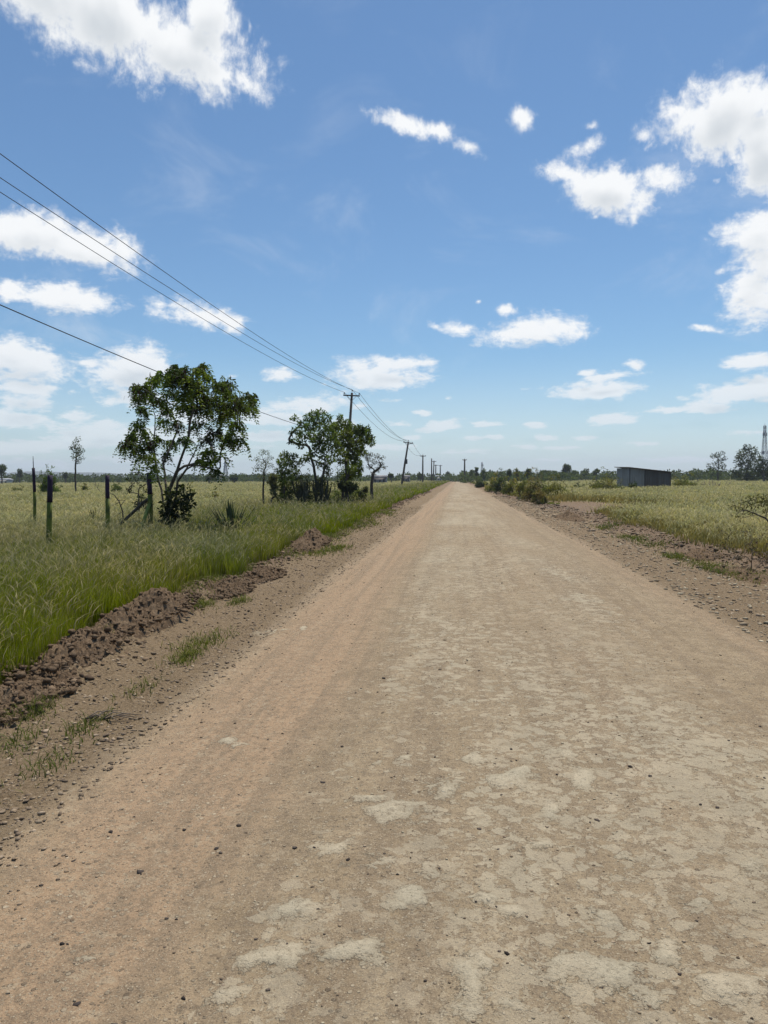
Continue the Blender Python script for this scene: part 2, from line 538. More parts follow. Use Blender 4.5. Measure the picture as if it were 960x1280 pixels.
    # soil under the grass; seen from afar it reads as a dry meadow
    n_f1 = b.noise(b.vmath('MULTIPLY', P, (0.5, 0.25, 1)), 0.6, 6, 0.6)
    fcol = b.mix(b.ss(n_f1, 0.3, 0.7), (0.115, 0.108, 0.040), (0.175, 0.158, 0.066))
    fcol = b.mix(b.math('MULTIPLY', b.ss(n_fine, 0.45, 0.65), 0.5), fcol, (0.07, 0.08, 0.025))
    col = b.mix(b.ss(b.math('ADD', grassy, b.math('MULTIPLY', b.math('SUBTRACT', n_mid, 0.5), 0.6)), 0.35, 0.65), col, fcol)
    h = b.math('ADD', b.math('MULTIPLY', n_fine, 0.55), b.math('ADD', b.math('MULTIPLY', n_grit, 0.20), b.math('MULTIPLY', pale, 0.22)))
    h = b.math('ADD', h, b.math('MULTIPLY', b.math('MULTIPLY', gf, n_fine), 0.8))
    h = b.math('ADD', h, b.math('MULTIPLY', grain, 0.22))
    b.out(b.principled(col, 0.95, b.bump(h, 1.0, 0.020), 0.1))
    return m


# ------------------------------------------------------------------ loose stones, clods
def ico():
    bm = bmesh.new(); bmesh.ops.create_icosphere(bm, subdivisions=1, radius=1.0)
    v = np.array([x.co[:] for x in bm.verts]); f = np.array([[y.index for y in x.verts] for x in bm.faces]); bm.free()
    return v, f


ICO_V, ICO_F = ico()


def stones(x, y, z, size, flat=0.6, jag=0.5):
    n = len(x)
    nv = len(ICO_V)
    v = np.repeat(ICO_V[None], n, 0)
    v = v * (1 + jag * (RNG.random((n, nv, 1)) - 0.5) * 2) + (RNG.random((n, nv, 3)) - .5) * .5 * jag
    v = v * np.stack([0.7 + 0.6 * RNG.random(n), 0.7 + 0.6 * RNG.random(n), flat * (0.7 + 0.6 * RNG.random(n))], -1)[:, None, :]
    a = RNG.random(n) * 2 * np.pi
    ca, sa = np.cos(a)[:, None], np.sin(a)[:, None]
    v = np.stack([v[..., 0] * ca - v[..., 1] * sa, v[..., 0] * sa + v[..., 1] * ca, v[..., 2]], -1)
    v = v * np.asarray(size)[:, None, None]
    v = v + np.stack([x, y, z], -1)[:, None, :]
    f = (ICO_F[None] + (np.arange(n) * nv)[:, None, None]).reshape(-1, 3)
    return v.reshape(-1, 3), f


def stone_material(name):
    m, nt = new_mat(name); b = NB(nt)
    geo = b.n('ShaderNodeNewGeometry')
    nz = b.noise(geo.outputs['Position'], 60, 4, 0.6)
    col = b.mix(1.0, b.attr('tint', 'Color'), b.mix(nz, (0.7, 0.7, 0.7), (1.3, 1.3, 1.3)), 'MULTIPLY')
    b.out(b.principled(col, 0.92, b.bump(nz, 0.5, 0.006), 0.15))
    return m


def build_gravel():
    M = stone_material('gravel_stone')
    xs, ys, ss, cs = [], [], [], []
    def strip(n, x0, x1, y0, y1, s0, s1, cols, p=1.6):
        # density falls off with distance, sizes are heavy tailed
        u = RNG.random(n)
        y = y0 * (y1 / y0) ** u
        x = x0 + (x1 - x0) * RNG.random(n)
        s = s0 + (s1 - s0) * RNG.random(n) ** 4.2
        s = s * (1 + 0.02 * y)
        c = np.array(cols)[RNG.integers(0, len(cols), n)] * (0.75 + 0.5 * RNG.random((n, 1)))
        xs.append(x); ys.append(y); ss.append(s); cs.append(c)
    brown = [(0.25, 0.185, 0.12), (0.20, 0.148, 0.098), (0.31, 0.235, 0.16), (0.15, 0.11, 0.075)]
    dark = [(0.05, 0.04, 0.034), (0.07, 0.055, 0.045), (0.1, 0.078, 0.06)]
    pale = [(0.40, 0.335, 0.23), (0.34, 0.275, 0.185), (0.29, 0.225, 0.15)]
    strip(20000, -3.8, -1.95, 2.0, 45, 0.003, 0.017, brown + brown + pale[2:])
    strip(6000, -1.1, 2.9, 1.35, 16, 0.002, 0.007, pale + brown)
    strip(2500, -2.6, -1.6, 2.0, 30, 0.003, 0.011, brown)
    strip(15000, 3.0, 6.2, 5.5, 70, 0.005, 0.030, brown[:3] + pale)
    strip(700, 4.2, 6.3, 7, 60, 0.015, 0.075, brown)
    strip(3500, -2.0, 3.4, 1.4, 22, 0.002, 0.007, pale + brown)
    strip(260, -1.9, 3.4, 1.5, 14, 0.006, 0.014, dark)
    # crumbled clods all along the dug edge of the grass
    soilc = [(0.13, 0.089, 0.055), (0.18, 0.125, 0.078), (0.10, 0.067, 0.042)]
    for n, ed, off, sd in ((13000, left_edge, .08, .22), (5500, right_edge, -.25, .35)):
        y = 4.5 * (95 / 4.5) ** RNG.random(n); x = ed(y) + off + RNG.normal(0, sd, n)
        s_ = (0.004 + 0.032 * RNG.random(n) ** 4.5) * (1 + .02 * y)
        xs.append(x); ys.append(y); ss.append(s_); cs.append(np.array(soilc)[RNG.integers(0, 3, n)] * (.75 + .5 * RNG.random((n, 1))))
    x = np.concatenate(xs); y = np.concatenate(ys); s = np.concatenate(ss); c = np.concatenate(cs)
    z = height(x, y) + s * 0.1
    v, f = stones(x, y, z, s, 0.6)
    o = mesh_from('gravel', v, [f], M, None, {'tint': np.repeat(c, len(ICO_V), 0)}, smooth=False)
    tag(o, 'loose gravel and clods strewn over road and shoulders', 'gravel', None, 'stuff')


def build_heaps():
    m, nt = new_mat('dug_soil'); b = NB(nt)
    geo = b.n('ShaderNodeNewGeometry'); P = geo.outputs['Position']
    n1 = b.noise(P, 26, 5, 0.65); n2 = b.noise(P, 5, 4, 0.6); n3 = b.noise(P, 120, 3, 0.6)
    col = b.mix(b.ss(n1, 0.3, 0.7), (0.100, 0.066, 0.040), (0.180, 0.124, 0.077))
    col = b.mix(b.math('MULTIPLY', b.ss(n2, 0.48, 0.7), 0.6), col, (0.215, 0.155, 0.098))
    b.out(b.principled(col, 0.96, b.bump(b.math('ADD', n1, b.math('MULTIPLY', n3, 0.4)), 0.9, 0.02), 0.08))

    # centre px, base py, half width px, height px, label
    L = [(14, 880, 62, 30, 'low heap of dark dug soil at the lower left corner of the grass'),
         (92, 832, 60, 34, 'dark lumpy soil heap second nearest along the left grass edge'),
         (192, 792, 66, 52, 'largest heap of dark clods beside the tall green grass'),
         (285, 744, 30, 24, 'small rounded soil heap just beyond the largest clod heap'),
         (329, 724, 30, 22, 'dark soil mound between the small rounded heap and the long broken heap'),
         (388, 692, 44, 27, 'long broken soil heap on the grass edge below the two leafy trees'),
         (466, 646, 34, 11, 'farthest low soil heap on the left edge of the road'),
         (712, 652, 34, 16, 'brown clod bank at the mouth of the side track'),
         (868, 694, 30, 12, 'low pile of clods in front of the grassy right bank'),
         (925, 716, 44, 14, 'wide crumbling soil bank near the dry shrub at the right edge')]
    for i, (px, py, hw, hp, lab) in enumerate(L):
        c = gnd(px, py - .42 * hp)
        d = c.y
        sx = hw / F_PX * d * 1.9
        hh = hp / F_PX * d * 0.74
        # ridge runs along the road edge
        n = 150 if i < 6 else 80
        u = np.linspace(-1, 1, n); v = np.linspace(-1, 1, n)
        U, Vv = np.meshgrid(u, v)
        ln = max(sx * 1.0, 0.5) * (1.25 if px < 572 else 1.0); wd = max(0.34, hh * 1.05)
        if px > 572: wd *= 1.3
        X = U * wd; Y = Vv * ln
        rr = np.sqrt(U ** 2 + Vv ** 2) + 0.35 * (fbm(X * 2 + i * 9, Y * 2, 80 + i, 3) - 0.5) * 2
        env = np.clip(1 - rr, 0, 1) ** 0.75
        bil = fbm(X * 3.2 + i * 7, Y * 3.2, 90 + i, 3, 0.5)
        c1 = np.abs(fbm(X * 7 + i * 7, Y * 7, 120 + i, 4, 0.6) - .5) * 2
        c2 = np.abs(fbm(X * 17 + i * 7, Y * 17, 140 + i, 4, 0.7) - .5) * 2
        Z = env * hh * (0.25 + 1.0 * bil) + np.minimum(env * 3, 1) * (0.075 * (c1 - .3) + 0.07 * (c2 - .3) + 0.06 * (fbm(X * 42, Y * 42, 3, 2, .7) - .5))
        Z += height(X + c.x, Y + c.y, False) - hz(c.x, c.y) - 0.02 - 0.10 * sstep(0.85, 1.15, rr)
        idx = np.arange(n * n).reshape(n, n)
        f = np.stack([idx[:-1, :-1], idx[:-1, 1:], idx[1:, 1:], idx[1:, :-1]], -1).reshape(-1, 4)
        verts = np.stack([X, Y, Z], -1).reshape(-1, 3)
        # loose clods lying on it, part of the same heap
        k = 1100 if i < 6 else 320
        a = RNG.random(k) * 6.283; q = np.sqrt(RNG.random(k)) * 1.05
        ui = np.clip(((np.cos(a) * q) * 0.5 + 0.5) * (n - 1), 0, n - 1).astype(int)
        vi = np.clip(((np.sin(a) * q) * 0.5 + 0.5) * (n - 1), 0, n - 1).astype(int)
        sz = 0.004 + 0.034 * RNG.random(k) ** 6
        sv, sf = stones(X[vi, ui], Y[vi, ui], np.maximum(Z[vi, ui], 0) + sz * 0.2, sz, 0.8, 0.5)
        o = mesh_from('soil_heap', np.concatenate([verts, sv]), [f, sf + len(verts)], m, None, None, smooth=False, loc=(c.x, c.y, hz(c.x, c.y)))
        tag(o, lab, 'soil heap', 'heaps of dug soil along the road edges')


# ------------------------------------------------------------------ grass
def blades(x, y, z, h, w, ang, lean, cb, ct, levels=(0, .45, .8, 1.0), wid=(1, .85, .5)):
    """vectorised bent blades; returns verts, quads, tris, colours"""
    n = len(x)
    face = RNG.random(n) * np.pi * 2
    sx, sy = np.cos(face), np.sin(face)
    dx, dy = np.cos(ang), np.sin(ang)
    base = np.stack([x, y, z], -1)
    vs, cs = [], []
    for t, k in zip(levels[:-1], wid):
        c = base + np.stack([dx * lean * h * t * t, dy * lean * h * t * t, h * t * (1 - 0.25 * np.minimum(lean, 1.2) * t)], -1)
        s = np.stack([sx, sy, np.zeros(n)], -1) * (w * k / 2)[:, None]
        vs += [c - s, c + s]
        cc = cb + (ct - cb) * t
        cs += [cc, cc]
    t = 1.0
    vs.append(base + np.stack([dx * lean * h, dy * lean * h, h * (1 - 0.25 * np.minimum(lean, 1.2))], -1))
    cs.append(ct)
    nv = len(vs)
    v = np.stack(vs, 1).reshape(-1, 3); c = np.stack(cs, 1).reshape(-1, 3)
    o = np.arange(n) * nv
    quads = []
    for i in range(len(levels) - 2):
        quads.append(np.stack([o + 2 * i, o + 2 * i + 1, o + 2 * i + 3, o + 2 * i + 2], -1))
    tris = np.stack([o + nv - 3, o + nv - 2, o + nv - 1], -1)
    return v, np.concatenate(quads), tris, c


class Mass:
    def __init__(s): s.v = []; s.q = []; s.t = []; s.c = []; s.n = 0

    def add(s, v, q, t, c):
        s.v.append(v); s.c.append(c)
        if q is not None and len(q): s.q.append(q + s.n)
        if t is not None and len(t): s.t.append(t + s.n)
        s.n += len(v)

    def build(s, name, mat, parent=None, loc=None, smooth=False):
        fs = []
        if s.q: fs.append(np.concatenate(s.q))
        if s.t: fs.append(np.concatenate(s.t))
        return mesh_from(name, np.concatenate(s.v), fs, mat, parent, {'tint': np.concatenate(s.c)}, smooth, loc)


def scatter_field(side, y0, y1, dens):
    """random points of the field in the wedge seen from the road, from y0 to y1"""
    if side < 0:
        xmax = 0.74 * y1 + 5.5
        area = (y1 - y0) * xmax
        n = int(area * dens)
        y = y0 + (y1 - y0) * RNG.random(n)
        x = -RNG.random(n) * xmax
        k = (x < left_edge(y) + 0.22 - 0.5 * RNG.random(n) ** 2 - 0.7 * (fbm(x * 1.6, y * 1.6, 209, 3) - .2)) & (x > -(0.70 * np.maximum(y, 0) + 5))
    else:
        xmax = 0.54 * y1 + 8
        n = int((y1 - y0) * xmax * dens)
        y = y0 + (y1 - y0) * RNG.random(n)
        x = RNG.random(n) * xmax
        k = (x > right_edge(y) - 0.25 + 0.9 * RNG.random(n) ** 1.5) & (x < 0.50 * np.maximum(y, 0) + 8)
        k &= RNG.random(n) > track_mask(x, y) * 1.2
    return x[k], y[k]


def build_grass():
    for side in (-1, 1):
        M = Mass()
        bands = [(-3, 5, 1000), (5, 10, 3300), (10, 16, 2400), (16, 26, 1000), (26, 42, 340), (42, 70, 120), (70, 120, 38), (120, 220, 10), (220, 420, 2.2)]
        for y0, y1, dens in bands:
            x, y = scatter_field(side, y0, y1, dens * (1.0 if side < 0 else 0.85))
            n = len(x)
            if n == 0: continue
            z = height(x, y, False)
            d = np.hypot(x, y)
            edge = (left_edge(y) - x) if side < 0 else (x - right_edge(y))
            lush = (1 - sstep(2.5, 11, edge)) if side < 0 else np.exp(-np.maximum(edge, 0) / .7)
            patch = fbm(x * 0.35, y * 0.22, 201, 3)
            tuft = np.clip(.5 + 1.5 * (.6 * fbm(x * 1.5, y * 1.5, 203, 2) + .4 * fbm(x * 4.5, y * 4.5, 205, 2) - .5), 0, 1.2)
            lush = np.clip(lush * (1.0 if side < 0 else 0.35) + (patch - (0.5 if side < 0 else .56)) * 1.1, 0, 1)
            h = (0.24 + 0.22 * RNG.random(n)) * (0.50 + 1.05 * tuft) * (0.85 + 0.35 * lush)
            h *= .88 if side < 0 else .74
            h *= (0.55 + 0.45 * sstep(-.2, 0.5, edge)) if side < 0 else (0.55 + 0.45 * np.maximum(sstep(0.0, 0.7, edge), sstep(30, 38, y))) * (1 + .55 * np.exp(-((edge - .9) / 1.2) ** 2) * sstep(30, 40, y))
            h = h * (1 + 0.0 * d)
            w = np.maximum(0.003 + 0.0035 * RNG.random(n), 0.00065 * d) * (1 + 0.5 * RNG.random(n))
            ang = 0.6 + 1.9 * (RNG.random(n) - 0.5) + 2.5 * (fbm(x * 0.5, y * 0.5, 207, 2) - 0.5)
            ang = np.where(RNG.random(n) < 0.8, RNG.random(n) * 6.283, ang)
            lean = 0.05 + 0.50 * RNG.random(n) ** 2
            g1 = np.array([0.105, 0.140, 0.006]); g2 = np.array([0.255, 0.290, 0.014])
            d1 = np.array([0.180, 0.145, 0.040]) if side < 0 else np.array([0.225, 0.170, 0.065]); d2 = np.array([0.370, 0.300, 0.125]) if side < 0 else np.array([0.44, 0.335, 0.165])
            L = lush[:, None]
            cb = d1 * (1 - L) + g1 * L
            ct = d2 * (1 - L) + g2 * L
            var = (0.7 + 0.6 * RNG.random((n, 1)))
            dry = (RNG.random(n) < 0.10 + 0.25 * sstep(.45, .7, fbm(x * .7, y * .7, 211, 3)) * (1 - .8 * lush))[:, None]
            cb = np.where(dry, np.array([0.19, 0.16, 0.08]), cb) * var
            ct = np.where(dry, np.array([0.33, 0.29, 0.16]), ct) * var
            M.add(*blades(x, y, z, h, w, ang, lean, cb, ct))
            # seed stalks
            k = RNG.random(n) < 0.30 - 0.22 * lush
            m_ = k.sum()
            if m_:
                hs = h[k] * (1.2 + 0.5 * RNG.random(m_))
                xs, ys, zs, an, le_ = x[k] + 0.01, y[k], z[k], ang[k], 0.15 + 0.5 * RNG.random(m_)
                ws = np.maximum(0.003, 0.00055 * d[k])
                sc = np.array([0.20, 0.19, 0.075]) * (0.75 + 0.5 * RNG.random((m_, 1)))
                M.add(*blades(xs, ys, zs, hs, ws, an, le_, sc, sc, (0, .6, 1.0), (1, .8)))
                tipx = xs + np.cos(an) * le_ * hs * 0.86; tipy = ys + np.sin(an) * le_ * hs * 0.86
                tipz = zs + hs * 0.93 * (1 - 0.25 * np.minimum(le_, 1.2) * .93)
                hc = np.array([0.46, 0.41, 0.24]) * (1 - 0.35 * lush[k][:, None]) * (0.75 + 0.5 * RNG.random((m_, 1)))
                hh = (0.08 + 0.08 * RNG.random(m_)) * (1 + 0.004 * d[k])
                wh = np.maximum(0.005 + 0.006 * RNG.random(m_), 0.0007 * d[k])
                M.add(*blades(tipx, tipy, tipz, hh, wh, an, 0.5 + RNG.random(m_), hc, hc, (0, .35, .7, 1.0), (.35, 1, .7)))
        o = M.build('grass', M_GRASS)
        tag(o, 'tall green meadow grass with pale seed heads left of the road' if side < 0 else 'dry olive meadow grass with pale seed heads right of the road', 'grass', None, 'stuff')
    # low weeds on the shoulders
    M = Mass()
    spots = [(250, 795, 32, 60), (232, 812, 22, 40), (400, 686, 34, 70), (425, 681, 16, 40), (40, 876, 25, 60), (110, 892, 26, 26), (120, 800, 14, 60), (15, 915, 40, 30), (60, 940, 40, 20), (175, 850, 25, 16), (300, 745, 14, 25), (205, 760, 12, 18), (250, 752, 15, 40),
             (885, 700, 30, 60), (845, 690, 18, 50), (935, 712, 30, 60), (790, 668, 34, 50), (760, 656, 24, 50), (820, 676, 24, 40), (690, 628, 30, 60), (650, 618, 24, 50), (905, 708, 20, 50)]
    for k in range(70):
        yy = random.uniform(5.5, 40); xx = float(left_edge(np.array([yy]))[0]) + random.gauss(.12, .14)
        spots.append((xx, -yy, 26, 14))
    for px, py, r, cnt in spots:
        c = gnd(px, py) if py > 0 else Vector((px, -py, 0))
        rad = min(.5, r / F_PX * c.y)
        n = cnt * 8
        x = c.x + RNG.normal(0, rad * 0.45, n); y = c.y + RNG.normal(0, rad * 1.1, n)
        z = height(x, y) - 0.01
        h = (0.03 + 0.085 * RNG.random(n)) * (0.6 + 0.4 * min(1.5, c.y / 8))
        w = np.maximum(0.004 + 0.005 * RNG.random(n), 0.0008 * c.y)
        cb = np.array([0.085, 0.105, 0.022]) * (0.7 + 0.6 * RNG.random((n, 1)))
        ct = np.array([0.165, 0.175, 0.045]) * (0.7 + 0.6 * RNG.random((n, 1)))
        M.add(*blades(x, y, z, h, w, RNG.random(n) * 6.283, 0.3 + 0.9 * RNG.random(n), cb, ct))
    o = M.build('weeds', M_GRASS)
    tag(o, 'low green weeds sprouting from the bare road shoulders', 'weeds', None, 'stuff')


# ------------------------------------------------------------------ trees and bushes
def grow(stems, clumps, tip=0.006, power=2.4, bend=0.25, sink=0.5, seg=5, base_r=None, jitter=0.06):
    """stems: polylines from the base; clumps: points to reach; returns nodes, parents, radii"""
    N, Pn = [], []
    for st in stems:
        prev = -1
        pts = [Vector(p) for p in st]
        for i, p in enumerate(pts):
            if i == 0:
                hit = [k for k, q in enumerate(N) if (q - p).length < 1e-4]
                if hit:
                    prev = hit[0]; continue
                N.append(p.copy()); Pn.append(prev); prev = len(N) - 1
                continue
            a = N[prev]
            m = max(2, int((p - a).length / 0.35))
            for j in range(1, m + 1):
                q = a.lerp(p, j / m)
                if j < m: q += Vector((random.gauss(0, 1), random.gauss(0, 1), random.gauss(0, .4))) * jitter * 0.35
                N.append(q); Pn.append(prev); prev = len(N) - 1
    root = N[0]
    order = sorted(clumps, key=lambda c: (Vector(c) - root).length)
    for c in order:
        c = Vector(c)
        arr = np.array([q[:] for q in N])
        dd = np.linalg.norm(arr - np.array(c[:]), axis=1)
        pen = np.maximum(0, arr[:, 2] - c.z + sink * dd * 0.7) * 1.3
        low = np.maximum(0, 0.28 * (max(x[2] for x in clumps) - root.z) - (arr[:, 2] - root.z)) * 0.6
        k = int(np.argmin(dd + pen + low))
        a = N[k]; L = (c - a).length
        if L < 0.05: continue
        pd = (a - N[Pn[k]]).normalized() if Pn[k] >= 0 else Vector((0, 0, 1))
        ctrl = a + pd * min(L, 1.2) * 0.3 + Vector((0, 0, L * bend * 0.4))
        prev = k
        ns = max(2, min(seg + 3, int(L / 0.18)))
        for j in range(1, ns + 1):
            t = j / ns
            q = a * (1 - t) ** 2 + ctrl * 2 * t * (1 - t) + c * t * t
            if j < ns: q = q + Vector((random.gauss(0, 1), random.gauss(0, 1), random.gauss(0, 1))) * jitter * min(L, .9) * 0.25
            N.append(q); Pn.append(prev); prev = len(N) - 1
    n = len(N)
    acc = np.zeros(n); kids = np.zeros(n, int)
    for i in range(n):
        if Pn[i] >= 0: kids[Pn[i]] += 1
    rad = np.zeros(n)
    for i in range(n - 1, -1, -1):
        rad[i] = tip if kids[i] == 0 else max(tip, acc[i] ** (1 / power))
        if Pn[i] >= 0: acc[Pn[i]] += (rad[i] * 1.012) ** power
    if base_r:
        rad = tip + (rad - tip) * (base_r - tip) / max(1e-6, rad[0] - tip)
    return N, Pn, rad


def branches_mesh(N, Pn, rad, sides=6):
    vs, fs = [], []
    b = 0
    for i, p in enumerate(Pn):
        if p < 0: continue
        a, c = N[p], N[i]
        d = c - a
        if d.length < 1e-5: continue
        dn = d.normalized()
        ref = Vector((1, 0, 0)) if abs(dn.x) < 0.8 else Vector((0, 1, 0))
        u = dn.cross(ref).normalized(); w_ = dn.cross(u)
        r0 = min(rad[p], rad[i] * 1.25); r1 = rad[i]
        e0 = a - dn * r0 * 0.25; e1 = c + dn * r1 * 0.2
        n = sides if r0 > 0.012 else 4
        for q, r in ((e0, r0), (e1, r1)):
            for k in range(n):
                an = 6.28318 * k / n
                vs.append((q + u * math.cos(an) * r + w_ * math.sin(an) * r)[:])
        for k in range(n):
            fs.append((b + k, b + (k + 1) % n, b + n + (k + 1) % n, b + n + k))
        b += 2 * n
    return np.array(vs), np.array(fs)


def leaf_cards(pos, dirs, length, width, cols, fold=0.0):
    """pointed leaves: 4 verts each, slightly cupped"""
    n = len(pos)
    d = dirs / np.linalg.norm(dirs, axis=1, keepdims=True)
    rnd = RNG.normal(size=(n, 3))
    s = np.cross(d, rnd); s /= np.linalg.norm(s, axis=1, keepdims=True) + 1e-9
    u = np.cross(s, d)
    L = np.asarray(length)[:, None]; Wd = np.asarray(width)[:, None]
    v0 = pos; v2 = pos + d * L
    mid = pos + d * L * 0.45
    v1 = mid + s * Wd * 0.5 + u * Wd * 0.15; v3 = mid - s * Wd * 0.5 + u * Wd * 0.15
    v = np.stack([v0, v1, v2, v3], 1).reshape(-1, 3)
    o = np.arange(n) * 4
    q = np.stack([o, o + 1, o + 2, o + 3], -1)
    return v, q, np.zeros((0, 3), int), np.repeat(cols, 4, 0)


def fuzz(clumps, radii, per, length, width, cols, droop=0.4, flat=0.85, var=0.45, hollow=0.35):
    """leaf cloud round every clump centre"""
    M = Mass()
    clumps = np.asarray(clumps, float)
    for i, c in enumerate(clumps):
        r = radii[i] if hasattr(radii, '__len__') else radii
        n = max(6, int(per * (r / np.mean(radii)) ** 2 if hasattr(radii, '__len__') else per))
        dv = RNG.normal(size=(n, 3)); dv /= np.linalg.norm(dv, axis=1, keepdims=True)
        q = (hollow + (1 - hollow) * RNG.random(n)) ** 0.7
        lob = 0.75 + 0.5 * RNG.random(n)
        p = c + dv * (q * r * lob)[:, None] * np.array([1, 1, flat])
        dr = dv * 0.7 + RNG.normal(size=(n, 3)) * 0.6 + np.array([0, 0, -droop])
        base = np.array(cols[RNG.integers(0, len(cols))]) * (1 - var / 2 + var * RNG.random())
        cc = base * (0.75 + 0.5 * RNG.random((n, 1)))
        M.add(*leaf_cards(p, dr, length * (0.6 + 0.8 * RNG.random(n)), width * (0.6 + 0.8 * RNG.random(n)), cc))
    return M


GREENS = [(0.10, 0.132, 0.03), (0.13, 0.165, 0.036), (0.08, 0.108, 0.026), (0.15, 0.18, 0.044)]
DARKG = [(0.044, 0.060, 0.022), (0.058, 0.078, 0.027), (0.072, 0.092, 0.032)]
GREYG = [(0.115, 0.125, 0.068), (0.095, 0.105, 0.056), (0.14, 0.145, 0.08)]
OLIVE = [(0.135, 0.145, 0.036), (0.18, 0.175, 0.046), (0.10, 0.115, 0.032), (0.21, 0.185, 0.062)]


def plant(name, base, label, cat, clumps, radii, per, length, width, cols, stems=None, tip=0.006, base_r=None, group=None,
          bark=None, trunk_name='trunk', crown_name='crown', droop=0.4, power=2.4, flat=0.85, hollow=0.35, jitter=0.06, sides=6, bend=.25):
    """a tree or bush: Empty at its base > trunk, crown; clumps and stems are relative to the base"""
    e = empty(name, base, label, cat, group)
    clumps = [tuple(c) for c in clumps]
    if stems is None:
        stems = [[(0, 0, -0.15), (0, 0, 0.25 * max(c[2] for c in clumps))]]
    N, Pn, rad = grow(stems, clumps, tip, power, base_r=base_r, jitter=jitter, bend=bend)
    v, f = branches_mesh(N, Pn, rad, sides)
    mesh_from(trunk_name, v, [f], bark or M_BARK, e)
    M = fuzz(clumps, radii, per, length, width, cols, droop, flat, hollow=hollow)
    M.build(crown_name, M_LEAF, e)
    return e


def clumps_px(base, pts, depth):
    """crown clumps traced as (px, py, r px, depth offset in m or None) at the tree's own distance"""
    out, rr = [], []
    for t in pts:
        px, py, r = t[:3]
        dz = t[3] if len(t) > 3 else random.uniform(-depth, depth)
        p = at(px, base.y + dz, None, py)
        out.append((p.x - base.x, p.y - base.y, p.z - base.z)); rr.append(r / F_PX * base.y)
    return out, rr


def ground_at(px, Y):
    p = at(px, Y)
    p.z = hz(p.x, p.y)
    return p


